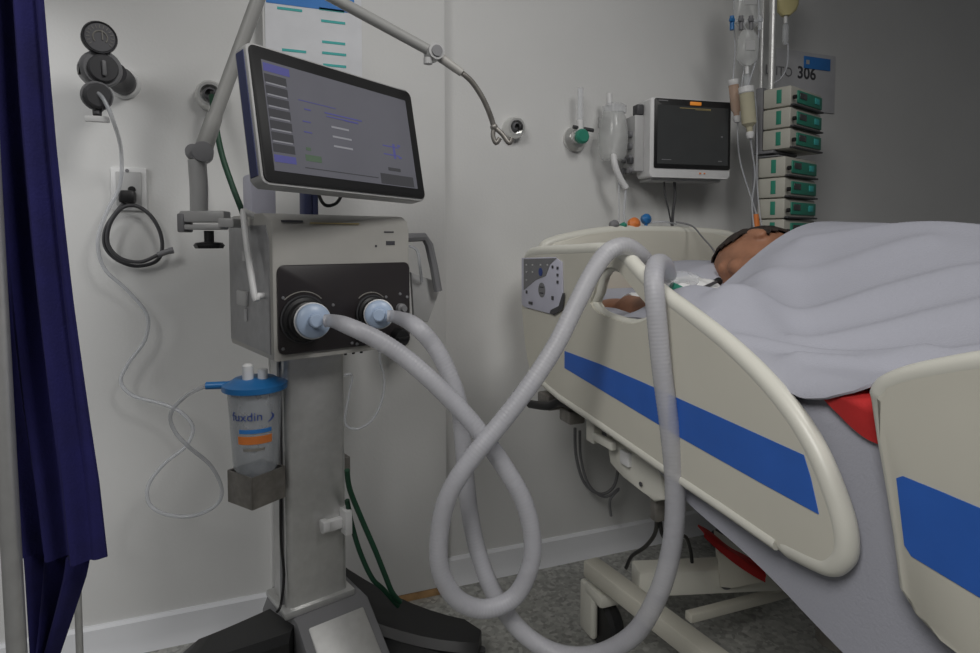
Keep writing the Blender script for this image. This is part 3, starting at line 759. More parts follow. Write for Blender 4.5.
# control pad
kp = sm2([(523, 258), (556, 257), (563, 262), (564, 292), (561, 308), (553, 314), (526, 307), (523, 304)], 1)
pad = obj('control_panel', MB().prism([BQ(*p) for p in kp], .004, BP @ Matrix.Translation((0, 0, -.004)), .001), M_lav, rail)
obj('panel_dark_area', MB().prism([BQ(*p, x=BX-.004) for p in [(524, 259), (557, 258), (550, 265), (546, 276), (536, 280), (524, 290)]], .0008, frame((BX-.0048, 0, 0), (0, 1, 0), (0, 0, 1))), M_mid, pad)
q = BQ(542, 290, BX-.004)
FBX = frame((0, 0, 0), (0, -1, 0), (0, 0, 1))
def onrail(px, py, x=BX-.004): y_, z_ = BQ(px, py, x); return frame((x, y_, z_), (0, -1, 0), (0, 0, 1))
bt_ = MB()
bt_.lathe([(.016, 0), (.016, .0012), (.002, .0012)], onrail(542, 290), 24)
obj('round_button', bt_, M_mid, pad)
bt_ = MB()
for px, py, w, h in [(553, 267, .006, .006), (558, 268, .006, .006), (558, 275, .006, .006), (558, 282, .006, .006), (553, 298, .008, .008), (527, 292, .006, .007), (531, 303, .018, .006), (542, 287, .018, .0025), (542, 293, .018, .0025)]:
    bt_.box((0, 0, .0012), (w, h, .0024), .0004, onrail(px, py))
obj('panel_buttons', bt_, M_dark, pad)
bt_ = MB()
for px, py in [(527, 265), (527, 272), (527, 280), (533, 265), (533, 272), (541, 265), (548, 265)]:
    bt_.box((0, 0, .0014), (.005, .004, .0022), .0004, onrail(px, py))
obj('panel_keys', bt_, M_greyL, pad)
obj('panel_logo', MB().lathe([(.009, 0), (.009, .0018), (.002, .0018)], onrail(541, 272), 20), M_navyP, pad)
obj('panel_corner', MB().prism([BQ(*p, x=BX-.004) for p in [(563, 293), (565, 293), (563, 309), (554, 315), (550, 313), (551, 310), (559, 306)]], .001, frame((BX-.005, 0, 0), (0, 1, 0), (0, 0, 1))), M_dark, pad)
# foot-end rail
ft = sm2([(874, 400), (880, 388), (905, 378), (945, 370), (985, 364), (1040, 358), (1110, 354), (1220, 360), (1330, 420)], 3)
fb = [(1330, 700), (1240, 830), (1120, 770), (1000, 685), (940, 640), (913, 615), (903, 590), (897, 540), (889, 490), (880, 440)]
frail = obj('side_rail', MB().prism([BQ(*p) for p in ft+sm2(fb, 2)], .026, BP, .007), M_cream, bed)
frim = [V((BX+.012, *BQ(*p))) for p in [(913, 615), (903, 590), (897, 540), (889, 490), (880, 440)]+ft]
obj('rail_rim', MB().tube(frim, [.005]+[.010]*5+[.0125]*(len(frim)-6), 14), M_creamL, frail)
bs = [(897, 478), (903, 476), (940, 491), (985, 510), (1060, 542), (1160, 590), (1160, 720), (1060, 650), (985, 600), (940, 573), (912, 556), (905, 545)]
obj('blue_stripe', MB().prism([BQ(*p) for p in bs], .0012, BP @ Matrix.Translation((0, 0, -.0012))), M_blue, frail)
# headboard
hy = 1.445
hp = [(.690, .60), (.690, .85), (.694, .922), (HY(549, 240, hy).x, .944), (HY(580, 235, hy).x, HY(580, 235, hy).z), (HY(612, 231, hy).x, HY(612, 231, hy).z), (HY(660, 231, hy).x, HY(660, 231, hy).z), (HY(705, 233, hy).x, HY(705, 233, hy).z), (HY(728, 237, hy).x, HY(728, 237, hy).z), (1.325, .92), (1.335, .85), (1.335, .60)]
hb_ = obj('headboard', MB().prism(hp, .030, frame((0, hy, 0), (1, 0, 0), (0, 0, 1)), .006), M_cream, bed)
hr = [V((a_, hy-.015, b_)) for a_, b_ in hp[1:-1]]
obj('headboard_rim', MB().tube(smooth_path(hr, 4), .014, 12), M_creamL, hb_)
# mattress platform (tilted like the rails)
SL = .062
def zm(y): return .802+(y-1.0)*SL              # mattress top
thk = .13
X_a, X_b = .640, 1.330
def tilt(y0, y1, x0, x1, dz0, dz1, bev=0):
    pr = [(y0, zm(y0)+dz0), (y1, zm(y1)+dz0), (y1, zm(y1)+dz1), (y0, zm(y0)+dz1)]
    return MB().prism(pr, x1-x0, frame((x0, 0, 0), (0, 1, 0), (0, 0, 1)), bev)
obj('mattress_platform', tilt(-.52, 1.335, X_a+.01, X_b-.01, -thk-.03, -thk-.001, .004), M_creamL, bed)
for xs in (.66, 1.27):
    obj('side_beam', tilt(-.45, 1.36, xs, xs+.035, -thk-.085, -thk-.031, .004), M_cream, bed)
obj('headboard_beam', MB().box((.985, 1.385, .60), (.60, .05, .05), .006), M_cream, bed)
# rail hinge mechanism under the head rail
mech = MB()
def bedbox(px, py, x, d, bev=.003):
    p = HX(px, py, x); mech.box(p, d, bev)
bedbox(594, 428, .63, (.020, .030, .055)); bedbox(612, 432, .64, (.016, .016, .05)); bedbox(604, 441, .62, (.012, .07, .016))
obj('rail_hinge', mech, M_creamL, bed)
hp2 = [(606, 437), (620, 440), (643, 456), (660, 470), (662, 500), (654, 502), (640, 490), (622, 477), (610, 463)]
obj('hinge_plate', MB().prism([BQ(*p, x=.635) for p in hp2], .02, frame((.635, 0, 0), (0, 1, 0), (0, 0, 1)), .003), M_creamL, bed)
p = HX(626, 458, .632); obj('hinge_window', MB().box(p, (.010, .028, .026), .002), M_white, bed)
p = HX(641, 484, .632); obj('hinge_screw', MB().lathe([(.004, 0), (.004, .002), (.001, .002)], frame(p, (0, -1, 0), (0, 0, 1)), 10), M_dark, bed)
p = HX(585, 420, .66)
obj('release_lever', MB().tube(smooth_path([HX(530, 404, .62), HX(548, 406, .63), HX(562, 402, .64), HX(585, 412, .66)], 5), .010, 10), M_black, bed)
for p, d in ((HX(552, 400, .66), (.05, .06, .035)), (HX(572, 415, .66), (.04, .05, .03)), (HX(660, 492, .66), (.03, .02, .10))):
    obj('frame_joint', MB().box(p, d, .005), M_steelD, bed)
# base frame: lengthwise beam, crossbeam, casters
bz = .155
b0 = at(590, 566, 1.41); zc = b0.z
b1 = HZ(716, 662, zc)
bdir = (b1-b0); bdir.z = 0; bdir.normalize(); bperp = V((-bdir.y, bdir.x, 0))
if bperp.x < 0: bperp = -bperp
def beam(name, p0, p1, w, h, m, bev=.006):
    d = p1-p0; L = d.length
    return obj(name, MB().box((L/2, 0, 0), (L, w, h), bev, frame(p0, d, V((0, 0, 1)).cross(d))), m, bed)
b_end = b0+bdir*1.5
beam('base_beam', b0, b_end, .042, .040, M_cream)
beam('base_beam', b0+bperp*.56, b_end+bperp*.56, .042, .040, M_cream)
c0, c1 = HZ(648, 578, zc), HZ(735, 574, zc)
beam('base_crossbeam', c0-(c1-c0).normalized()*.03, c1+(c1-c0).normalized()*.26, .060, .056, M_creamL)
beam('base_crossbeam', b0+bdir*1.35, b0+bdir*1.35+bperp*.56, .07, .058, M_creamL)
r0_, r1_ = at(688, 617, 1.33), at(800, 588, 1.46)
beam('base_rail', r0_, r1_+(r1_-r0_)*.5, .022, .020, M_cream, .003)
pv = c1+(c0-c1).normalized()*.035
cap_n = (V((0, 0, 1)).cross(c1-c0)).normalized()
if cap_n.y > 0: cap_n = -cap_n
obj('beam_bolt', MB().tube([pv+cap_n*.028, pv+cap_n*.034], .016, 16), M_mid, bed)
# lift mechanism cover rising behind the crossbeam
w0, w1 = at(716, 549, 1.33), at(775, 583, 1.30)
lc_pts = [at(717, 549, 1.33), at(730, 557, 1.325), at(762, 577, 1.305), at(764, 582, 1.305), at(732, 588, 1.325), at(720, 587, 1.33)]
lx = V((lc_pts[2].x-lc_pts[0].x, lc_pts[2].y-lc_pts[0].y, 0)).normalized()
LM = frame(lc_pts[0], lx, (0, 0, 1))
LI = LM.inverted()
obj('lift_cover', MB().prism([((LI @ p).x, (LI @ p).y) for p in lc_pts], -.10 if LM.to_3x3().col[2].y < 0 else .10, LM, .004), M_cream, bed)
for q in (b0+bdir*.42+bperp*.28, b0+bdir*1.2+bperp*.28):
    obj('lift_column', MB().tube([(q.x, q.y, zc-.02), (q.x, q.y, zm(q.y)-thk-.04)], .040, 18), M_steelD, bed)
def caster(x, y):
    fk = obj('bed_caster', MB().box((x-.028, y+.030, .085), (.018, .060, .12), .008, seg=3).box((x+.028, y+.030, .085), (.018, .060, .12), .008, seg=3).box((x, y, .135), (.075, .075, .03), .008), M_creamL, bed)
    obj('caster_wheel', MB().lathe([(.01, -.018), (.050, -.018), (.059, -.010), (.0595, 0), (.059, .010), (.050, .018), (.01, .018)], frame((x, y, .0597), (0, 1, 0), (0, 0, 1)), 28), M_black, fk)
    obj('caster_stem', MB().tube([(x, y, .14), (x, y, zc)], .014, 12), M_steelD, fk)
wq = at(606, 607, 1.40)
for q in (V((wq.x, wq.y, 0)), b0+bperp*.56, b_end, b_end+bperp*.56): caster(q.x, q.y)

# ------------------------------------------------------------------ mattress and linen
o = obj('mattress', tilt(-.50, 1.335, X_a, X_b, -thk, 0, .025), M_red)
center(tag(o, 'red covered mattress on the bed platform beneath the white sheets', 'mattress'))
def sstep(a_, b_, x):
    f = max(0, min(1, (x-a_)/(b_-a_))); return f*f*(3-2*f)
def nz(x, y, z=0): return noise.noise(V((x, y, z)))
# fitted white sheet: top plus near drape
def bottom_sheet(u, v):
    y = 1.325-u*1.80
    top = zm(y)+.005
    lo_y = lambda y_: .557+(y_-.797)*.246       # hanging hem height along the bed
    hem = max(.40, min(.63, lo_y(y)))
    s = v*1.25
    if s < .8: x = 1.32-(1.32-.637)*(s/.8); z = top
    else:
        f = (s-.8)/.45; x = .637-.012*min(1, f*6)+.004*math.sin(y*23)*f; z = top+(hem-top)*f
        if f < .15: x = .637-.012*math.sin(f/.15*1.57); 
    return V((x, y, z+.0015*nz(x*9, y*9)))
o = obj('fitted_sheet', MB().grid(bottom_sheet, 120, 50).solid(.003), M_sheet, ang=60)
center(tag(o, 'white bottom sheet hanging down the mattress side between the rails', 'sheet'))
# red draw sheet
def draw_sheet(u, v):
    y = .56-u*.36; s = v
    if s < .75: x = 1.25-(1.25-.630)*(s/.75); z = zm(y)+.010
    else:
        f = (s-.75)/.25; x = .630-.014*min(1, f*4)*sstep(.555, .51, y); dr = .040*sstep(.56, .46, y)+.004
        z = zm(y)+.010-dr*f-.006*sstep(.50, .55, y)
    return V((x, y, z+.002*nz(x*14, y*14, 3)))
o = obj('draw_sheet', MB().grid(draw_sheet, 50, 50).solid(.002), M_red, ang=60)
center(tag(o, 'red draw sheet showing in the gap between the two near rails', 'sheet'))
# red cloth corner hanging below the bed
tp0, tp1 = at(703, 535, 1.335), at(764, 576, 1.30)
def strapf(u, v):
    p = tp0.lerp(tp1, u); wd = .020*math.sin(.35+1.9*u)
    n_ = -cap_n
    if v < .6: return p+n_*.03*(1-v/.6)+V((0, 0, .006+.003*math.sin(u*9)))
    f = (v-.6)/.4; return p+cap_n*.005+V((0, 0, .006-wd*f))
o = obj('blanket', MB().grid(strapf, 24, 12).solid(.004), M_red, ang=60)
center(tag(o, 'dark red cloth edge hanging below the mattress above the bed base', 'blanket'))

# ------------------------------------------------------------------ patient (prone, face turned to the near rail)
PX_ = 1.075
def ering(x, y, z, rx, rz, n=28, p=2.0):
    out = []
    for k in range(n):
        a_ = 6.28318*k/n; c, s = math.cos(a_), math.sin(a_)
        out.append(V((x+rx*math.copysign(abs(c)**(2/p), c), y, z+rz*math.copysign(abs(s)**(2/p), s))))
    return out
pb = MB()
tor = [(.955, .055, .045, .070), (.93, .10, .060, .072), (.89, .150, .070, .074), (.82, .165, .075, .075), (.72, .165, .075, .075), (.58, .150, .070, .072), (.45, .145, .068, .070), (.34, .155, .074, .074), (.24, .155, .074, .074), (.16, .13, .06, .065), (.13, .09, .04, .055)]
pb.rings([ering(PX_, y, zm(y)+zc_+.012, rx, rz) for y, rx, rz, zc_ in tor])
def limb(pts, rs, seg=14):
    pb.tube(smooth_path(pts, 6), [r for a_, b_ in zip(rs, rs[1:]) for r in [a_+(b_-a_)*k/6 for k in range(6)]]+[rs[-1]], seg)
def Z(y, h): return zm(y)+h
for s in (-1, 1):       # legs
    x = PX_+s*.09
    limb([(x, .22, Z(.22, .085)), (x+s*.01, 0, Z(0, .08)), (x+s*.015, -.18, Z(-.18, .068)), (x+s*.02, -.30, Z(-.3, .065)), (x+s*.02, -.44, Z(-.44, .05))], [.070, .062, .050, .046, .034])
    pb.ball((x+s*.02, -.47, Z(-.47, .04)), (.038, .05, .035))
# far arm along the body
limb([(PX_+.12, .86, Z(.86, .075)), (PX_+.165, .72, Z(.72, .05)), (PX_+.17, .58, Z(.58, .045)), (PX_+.165, .44, Z(.44, .04)), (PX_+.16, .34, Z(.34, .035))], [.055, .045, .038, .032, .026])
pb.ball((PX_+.16, .28, Z(.28, .03)), (.035, .055, .02))
# near arm: shoulder, bent elbow, forearm up beside the pillow
wr = HX(625, 307, .700); wr.x = .702
hd0 = V((wr.x, wr.y, wr.z))
limb([(PX_-.12, .87, Z(.87, .068)), (PX_-.24, .82, Z(.82, .036)), (.715, .785, Z(.785, .022)), (.700, .87, Z(.87, .030)), (wr.x+.002, wr.y-.06, wr.z-.004), tuple(wr)], [.058, .046, .038, .036, .030, .026])
# hand with five fingers, curled on the pillow edge, pointing to the head end
hdir = V((-.10, 1, -.10)).normalized(); side = V((1, .1, 0)).normalized(); pup = side.cross(hdir).normalized()
if pup.z < 0: pup = -pup
HMt = Matrix((side, hdir, pup)).transposed().to_4x4(); HMt.translation = wr
pb.ball(HMt @ V((0, .038, .0)), (.040, .052, .018), HMt)
for i, (xo, ln) in enumerate(((-.030, .052), (-.011, .068), (.010, .074), (.029, .066))):
    pts = [HMt @ V((xo*.8, .055, .002)), HMt @ V((xo, .082, .004)), HMt @ V((xo*1.05, .082+ln*.42, -.004)), HMt @ V((xo*1.05, .082+ln*.72, -.016)), HMt @ V((xo*1.0, .082+ln*.86, -.028))]
    pb.tube(smooth_path(pts, 5), [.0095-.00012*k for k in range(21)], 10)
pts = [HMt @ V((-.022, .015, -.002)), HMt @ V((-.046, .038, -.006)), HMt @ V((-.056, .060, -.010)), HMt @ V((-.052, .082, -.014))]
pb.tube(smooth_path(pts, 5), .0100, 10)
# head: face towards -x, crown towards +y
hc = V((1.020, 1.035, .888))
HD = frame(hc, V((.10, .98, .02)), V((.86, -.10, .50)))     # local x: crown, local y: back of head, z: one side
if HD.to_3x3().col[2].z < 0: pass
hR = HD
sz = 1 if HD.to_3x3().col[2].z > 0 else -1
def hp_(x, y, z): return HD @ V((x, y, z*sz))
pb.ball(hp_(.020, .012, 0), (.098, .092, .074), HD, 24, 16)
pb.ball(hp_(-.050, -.040, 0), (.062, .050, .056), HD, 20, 12)       # jaw
pb.ball(hp_(-.086, -.062, 0), (.022, .024, .026), HD)               # chin
pb.ball(hp_(-.014, -.086, 0), (.024, .020, .014), HD)               # nose
pb.tube([hp_(.022, -.074, 0), hp_(-.012, -.092, 0)], [.010, .012], 10)
for s in (-1, 1):
    pb.ball(hp_(.026, -.064, .030*s), (.010, .014, .022), HD)       # brow
    pb.ball(hp_(.008, -.062, .030*s), (.010, .013, .013), HD)       # eye
    pb.ball(hp_(-.018, -.056, .040*s), (.022, .020, .018), HD)      # cheek
    pb.ball(hp_(-.004, .022, .074*s), (.032, .018, .010), HD)       # ear
pb.ball(hp_(-.050, -.083, 0), (.006, .010, .022), HD); pb.ball(hp_(-.060, -.081, 0), (.007, .010, .019), HD)   # lips
nk = hp_(-.05, .03, 0)
pb.tube([hp_(-.02, .025, 0), hp_(-.08, .03, 0), V((PX_, .93, Z(.93, .10)))], [.058, .058, .075], 18)
me = bpy.data.meshes.new('body'); pb.bm.to_mesh(me); pb.bm.free()
tmpo = bpy.data.objects.new('body_tmp', me); COL.objects.link(tmpo)
md = tmpo.modifiers.new('r', 'REMESH'); md.mode = 'VOXEL'; md.voxel_size = .0052
md2 = tmpo.modifiers.new('s', 'SMOOTH'); md2.iterations = 4; md2.factor = .5
bm2 = bpy.data.meshes.new_from_object(tmpo.evaluated_get(bpy.context.evaluated_depsgraph_get()))
bpy.data.objects.remove(tmpo); bpy.data.meshes.remove(me)
pm = MB(); pm.bm.from_mesh(bm2); bpy.data.meshes.remove(bm2)
person = obj('person', pm, M_skin, recalc=False, ang=80)
tag(person, 'person lying face down in bed under the white sheet with one hand by the rail', 'person')
hb2 = MB()
hb2.ball((0, 0, 0), (.106, .100, .082), None, 32, 22)
dele = [v for v in hb2.bm.verts if (v.co.y < -.050-.25*(v.co.x-.05) and v.co.x < .075) or v.co.x < -.055 or (v.co.x < .0 and v.co.y < .0)]
bmesh.ops.delete(hb2.bm, geom=dele, context='VERTS')
for v in hb2.bm.verts:
    n_ = v.co.normalized(); v.co += n_*.003*noise.noise(v.co*60)
    v.co = HD @ (v.co+V((.020, .012, 0)))
hb2.solid(.003)
obj('hair', hb2, M_hair, person, local=True, ang=80)
center_c = V((PX_, .5, zm(.5)))
person.data.transform(Matrix.Translation(-center_c)); 
for ch in person.children: ch.data.transform(Matrix.Translation(-center_c))
person.location = center_c

# pillow and folded towel
def pillow(c, sx, sy, sz_, ry, m, name, label, cat):
    mb = MB(); 
    def f(u, v):
        th = 2*math.pi*u; ph = math.pi*(v-.5)
        cx_ = math.copysign(abs(math.cos(th))**.45, math.cos(th))*abs(math.cos(ph))**.5
        sy_ = math.copysign(abs(math.sin(th))**.45, math.sin(th))*abs(math.cos(ph))**.5
        zz_ = math.copysign(abs(math.sin(ph))**.8, math.sin(ph))
        p = V((cx_*sx, sy_*sy, zz_*sz_*(1-.45*max(abs(cx_), abs(sy_))**3)))
        p.z += .006*noise.noise(V((p.x*16, p.y*16, 2)))
        return V(c)+Matrix.Rotation(ry, 3, 'Z') @ p
    mb.grid(f, 48, 24); bmesh.ops.remove_doubles(mb.bm, verts=mb.bm.verts[:], dist=.0005)
    o = obj(name, mb, m, ang=80); center(tag(o, label, cat)); return o
pillow((1.07, 1.21, zm(1.21)+.045), .19, .15, .040, 0, M_sheet, 'pillow', 'white pillow beneath the patient head against the headboard', 'pillow')
tw = at(684, 282, 1.20)
def towel(u, v):
    x = zz(-.09, .08, u); y = zz(-.10, .09, v)
    z = .034*math.sin(u*math.pi)*math.sin(v*math.pi)**.6+.006*nz(x*35, y*35)
    return V((.815+x, 1.015+y, zm(1.015)+.030+z*1.3+.008*nz(x*22, y*22, 5)))
o = obj('towel', MB().grid(towel, 30, 30).solid(.006), M_white, ang=80)
center(tag(o, 'white gauze towel bunched beside the patient face by the rail', 'towel'))
# airway connector, green cap, dark tubes
ac = at(678, 291, 1.07)
t = thing('airway_connector', 'green and clear airway connector lying on the white towel by the rail', 'connector', ac)
obj('green_cap', MB().tube([at(671, 287, 1.07), at(686, 294, 1.075)], .0095, 14), M_teal, t)
obj('clear_elbow', MB().tube(smooth_path([at(666, 284, 1.07), at(673, 279, 1.09), at(684, 277, 1.10), at(694, 280, 1.12)], 6), .011, 14), M_clear, t)
obj('black_line', MB().tube(smooth_path([at(688, 295, 1.08), at(694, 291, 1.10), at(705, 287, 1.14), at(716, 282, 1.19)], 6), .0032, 8), M_dark, t)
obj('tube_holder', MB().tube([at(712, 286, 1.21), at(719, 281, 1.23)], .008, 10).tube([at(686, 295, 1.08), at(692, 298, 1.08)], .006, 10), M_black, t)

# top sheet draped over the patient
ridges = []
def ridge(pts, w, amp): ridges.append((smooth_path([V((a_, b_, 0)) for a_, b_ in pts], 6), w, amp))
ridge([(.70, .78), (.80, .70), (.92, .58), (1.02, .42), (1.1, .28)], .020, .014)
ridge([(.72, .66), (.84, .56), (.95, .42), (1.02, .25)], .018, .012)
ridge([(.66, .60), (.76, .52), (.86, .38), (.92, .2)], .016, .012)
ridge([(.95, .86), (1.02, .72), (1.07, .5), (1.08, .3)], .018, .010)
ridge([(.64, .70), (.70, .62), (.78, .52)], .014, .010)
ridge([(.80, .92), (.86, .80), (.98, .66)], .020, .008)
ridge([(.66, .44), (.76, .36), (.80, .24), (.80, .1)], .025, .020)
def seg_d(p, a_, b_):
    ab = b_-a_; f = max(0, min(1, (p-a_).dot(ab)/max(ab.dot(ab), 1e-9))); return (p-(a_+ab*f)).length
def sheet_z(x, y):
    body =   .176*sstep(.70, 1.07, x) if x < PX_ else .176*(1-sstep(1.13, 1.335, x))
    body *= 1-.10*sstep(.70, .50, y)+.08*sstep(.42, .25, y)-.35*sstep(.15, -.2, y)
    pq = V((x, y, 0)); da = min(seg_d(pq, V((.90, .86, 0)), V((.715, .765, 0))), seg_d(pq, V((.715, .765, 0)), V((.705, .86, 0)))*1.1)
    arm = .062*math.exp(-(da/.066)**2)
    z = zm(y)+.016+math.sqrt(body**2+arm**2)
    z += .004*nz(x*5, y*5, 1)+.0022*nz(x*14+y*9, y*7, 4)
    z = max(z, zm(y)+.0165)
    p = V((x, y, 0))
    for P, w, amp in ridges:
        m_ = min(seg_d(p, P[k], P[k+1]) for k in range(0, len(P)-1, 2)) if len(P) < 4 else min(seg_d(p, P[k], P[min(k+3, len(P)-1)]) for k in range(0, len(P)-1, 3))
        if m_ < 3*w: z += amp*math.exp(-(m_/w)**2)
    return z
def top_sheet(u, v):
    v = v**1.5
    # u along the bed from the shoulder hem, v across from near hem to far side
    ytop = .930+.004*sstep(.05, .40, v)+.006*math.sin(v*9)
    y = ytop-u*(ytop+.52)
    xn = .622+.025*(1-sstep(.40, .50, y))+.004*nz(y*6, 0, 7)+.003*math.sin(y*17)
    x = xn+v*(1.34-xn)
    z = sheet_z(x, y)
    e = 1-sstep(0, .07, v)
    lift = .030*math.exp(-((y-.40)/.07)**2)+.008
    z += e*(lift-.010)
    hem_z = [(-9, .822), (.38, .826), (.44, .814), (.465, .800), (.485, .785), (.515, .770), (.545, .7625), (.61, .772), (.70, .790), (.80, .82), (9, .82)]
    for (ya, za_), (yb, zb__) in zip(hem_z, hem_z[1:]):
        if ya <= y <= yb: hz_ = za_+(zb__-za_)*(y-ya)/(yb-ya)
    f = max(0, 1-v/(.10 if hz_ > zm(y)+.018 else .035))
    x += (zz(.640, .606, sstep(.44, .51, y))+.002*nz(y*9, 0, 2)-x)*f
    if y < .80: z += (hz_-z)*f**1.3*sstep(.80, .66, y)
    return V((x, y, z))
o = obj('top_sheet', MB().grid(top_sheet, 160, 130).solid(.003), M_sheet, ang=80)
center(tag(o, 'white rumpled top sheet covering the patient from the shoulders down', 'sheet'))

# ------------------------------------------------------------------ bedside monitor on wall bracket
mr = R(-6.5)
mp = hit(690, 178, 1, 1.464)
t = thing('patient_monitor', 'white framed bedside monitor with an orange alarm light on the wall', 'monitor', (mp.x, 1.464, mp.z), mr)
MM = rootM(t)
def MH(px, py, y=0): return hit(px, py, 1, y, MM)
xl, xr_ = MH(650, 140).x, MH(730, 140).x
zt_, zb_ = MH(690, 99.5).z, MH(690, 178).z
fM = frame((0, .0, 0), (1, 0, 0), (0, 0, 1))
obj('monitor_case', MB().prism(rrect(xl, xr_, zb_, zt_, .008), .075, frame((0, .075, 0), (1, 0, 0), (0, 0, 1)), .004), M_white, t, local=True)
bz0 = MH(690, 169).z
bzl = obj('bezel', MB().prism(rrect(xl+.012, xr_-.001, bz0, zt_-.002, .005), .003, fM, .0006), M_black, t, local=True)
obj('screen', MB().box(((xl+xr_)/2+.006, -.0033, (bz0+zt_)/2-.004), (xr_-xl-.030, .001, zt_-bz0-.032)), M_off, bzl, local=True)
zs0, zs1 = bz0+.012, zt_-.02
obj('screen_text', MB().box((xl+.14, -.0042, zs1-.006), (.10, .0006, .002)).box((xl+.165, -.0042, zs1-.009), (.05, .0006, .0015)), M_ocher, bzl, local=True)
obj('screen_readout', MB().box((xr_-.03, -.0042, (zs0+zs1)/2), (.006, .0006, .004)).box((xr_-.035, -.0042, zs0+.012), (.012, .0006, .003)).box((xl+.05, -.0042, zs0+.012), (.03, .0006, .002)), M_mid, bzl, local=True)
q = MH(695, 104); obj('alarm_light', MB().box((q.x, -.003, q.z), (.036, .006, .010), .002), M_amber, bzl, local=True)
obj('maker_mark', MB().box((xl+.038, -.0036, zt_-.008), (.03, .001, .003)), M_mid, bzl, local=True)
q = MH(700, 173.5); obj('buttons', MB().box((q.x, -.001, q.z), (.006, .003, .005), .001).box((q.x+.014, -.001, q.z), (.005, .003, .004), .001), M_orange, t, local=True)
# module rack at its left side
obj('module_rack', MB().box((xl-.014, .075, (zt_+zb_)/2-.012), (.030, .080, (zt_-zb_)*.72), .004), M_greyL, t, local=True)
mo = MB(); ml = MB()
for k in range(4):
    for j in range(2):
        zc_ = zb_+.024+k*.034
        mo.lathe([(.010, 0), (.010, .010), (.006, .012), (.002, .012)], frame((xl-.029, .055+j*.038, zc_), (0, -1, 0), (0, 0, 1)), 12)
obj('module_sockets', mo, M_mid, t, local=True)
obj('module_plugs', MB().box((xl-.034, .05, zb_+.05), (.014, .02, .018), .003).box((xl-.034, .09, zb_+.085), (.014, .02, .018), .003).box((xl-.012, .048, zt_-.028), (.022, .03, .03), .004), M_dark, t, local=True)
wal = MM.inverted() @ V((mp.x+.02, WY, 0))
obj('wall_bracket', MB().box((.0, .105, (zt_+zb_)/2), (.09, .07, .10), .006), M_greyL, t, local=True)
obj('bracket_shelf', MB().box(((xl+xr_)/2, .055, zb_-.004), (xr_-xl-.03, .07, .008), .002), M_greyL, t, local=True)
# its cables
for k, (px, lab, r) in enumerate([(664, 'grey cable hanging from the bedside monitor behind the headboard', .0024), (674, 'thicker black cable hanging straight down from the bedside monitor', .0042)]):
    y_ = 1.515
    pts = [HY(px, 176, y_), HY(px+1, 195, y_), HY(px+(5 if k == 0 else -1), 212, y_), HY(px+(8 if k == 0 else -2), 232, y_), HY(px+(8 if k == 0 else -2), 262, y_)]
    obj('monitor_cable', MB().tube(smooth_path(pts, 6), r, 8), M_dark, t)
pts = [at(676, 222, 1.73), at(692, 226, 1.70), at(703, 238, 1.62), at(712, 248, 1.50), at(716, 256, 1.42)]
o = obj('sensor_cable', MB().tube(smooth_path(pts, 6), .0024, 8), M_mid); center(tag(o, 'thin grey sensor cable arching over the headboard towards the patient', 'cable'))

# ------------------------------------------------------------------ oxygen flowmeter and suction bottle on the wall
c = HY(580, 136, WY-.045)
t = thing('flowmeter', 'oxygen flowmeter with green knob and slim clear tube on the wall', 'flowmeter', (c.x, WY, c.z-.04))
obj('wall_socket', MB().lathe([(.002, 0), (.036, 0), (.036, .010), (.026, .022), (.002, .022)], face((c.x+.006, WY, c.z-.002)), 28), M_chrome, t)
obj('valve_body', MB().lathe([(.002, 0), (.018, 0), (.020, .02), (.002, .022)], face((c.x, WY-.022, c.z)), 20).tube([V((c.x-.022, WY-.04, c.z)), V((c.x+.02, WY-.04, c.z))], .010, 12), M_chrome, t)
obj('green_knob', MB().lathe([(.016, 0), (.021, .004), (.021, .016), (.016, .022), (.002, .022)], face((c.x+.002, WY-.042, c.z-.002)), 10), M_teal, t)
obj('cross_bar', MB().tube([V((c.x-.022, WY-.046, c.z+.024)), V((c.x+.042, WY-.046, c.z+.018))], .0055, 10), M_dark, t)
obj('flow_tube', MB().tube([V((c.x, WY-.045, c.z+.03)), V((c.x, WY-.045, HY(580, 88, WY-.045).z))], .009, 14), M_clear, t)
obj('tube_base', MB().tube([V((c.x, WY-.045, c.z+.012)), V((c.x, WY-.045, c.z+.044))], .0105, 14), M_white, t)
c = HY(613, 140, WY-.06)
zt2, zb2 = HY(613, 112, WY-.06).z, HY(616, 160, WY-.06).z
t = thing('humidifier_bottle', 'cloudy clear humidifier bottle with hanging tube between flowmeter and monitor', 'bottle', (c.x, c.y, zb2))
obj('bottle', MB().lathe([(.002, 0), (.030, 0), (.040, .014), (.043, (zt2-zb2)*.5), (.038, (zt2-zb2)*.82), (.030, zt2-zb2), (.002, zt2-zb2)], Matrix.Translation((c.x, c.y, zb2)), 28), M_bag, t)
obj('bottle_cap', MB().lathe([(.034, 0), (.034, .02), (.022, .028), (.002, .028)], Matrix.Translation((c.x+.004, c.y, zt2-.004)), 24), M_clear, t)
obj('neck_tube', MB().tube([V((c.x-.012, c.y, zt2+.016)), V((c.x-.014, c.y, HY(607, 93, WY-.06).z))], .008, 12), M_white, t)
obj('wall_mount', MB().box((c.x, WY-.012, zt2-.02), (.03, .024, .03), .003), M_greyL, t)
dp = [HY(613, 150, WY-.085), HY(615, 165, WY-.09), HY(620, 178, WY-.09), HY(626, 188, WY-.09)]
obj('drain_tube', MB().tube(smooth_path(dp, 6), [.009]*19, 12), M_white, t)
obj('drip_line', MB().tube(smooth_path([dp[-1], HY(625, 200, WY-.09), HY(624, 214, WY-.09), HY(626, 224, WY-.09)], 6), .0035, 8).tube([HY(619, 180, WY-.085), HY(619, 222, WY-.085)], .0018, 8), M_tube, t)
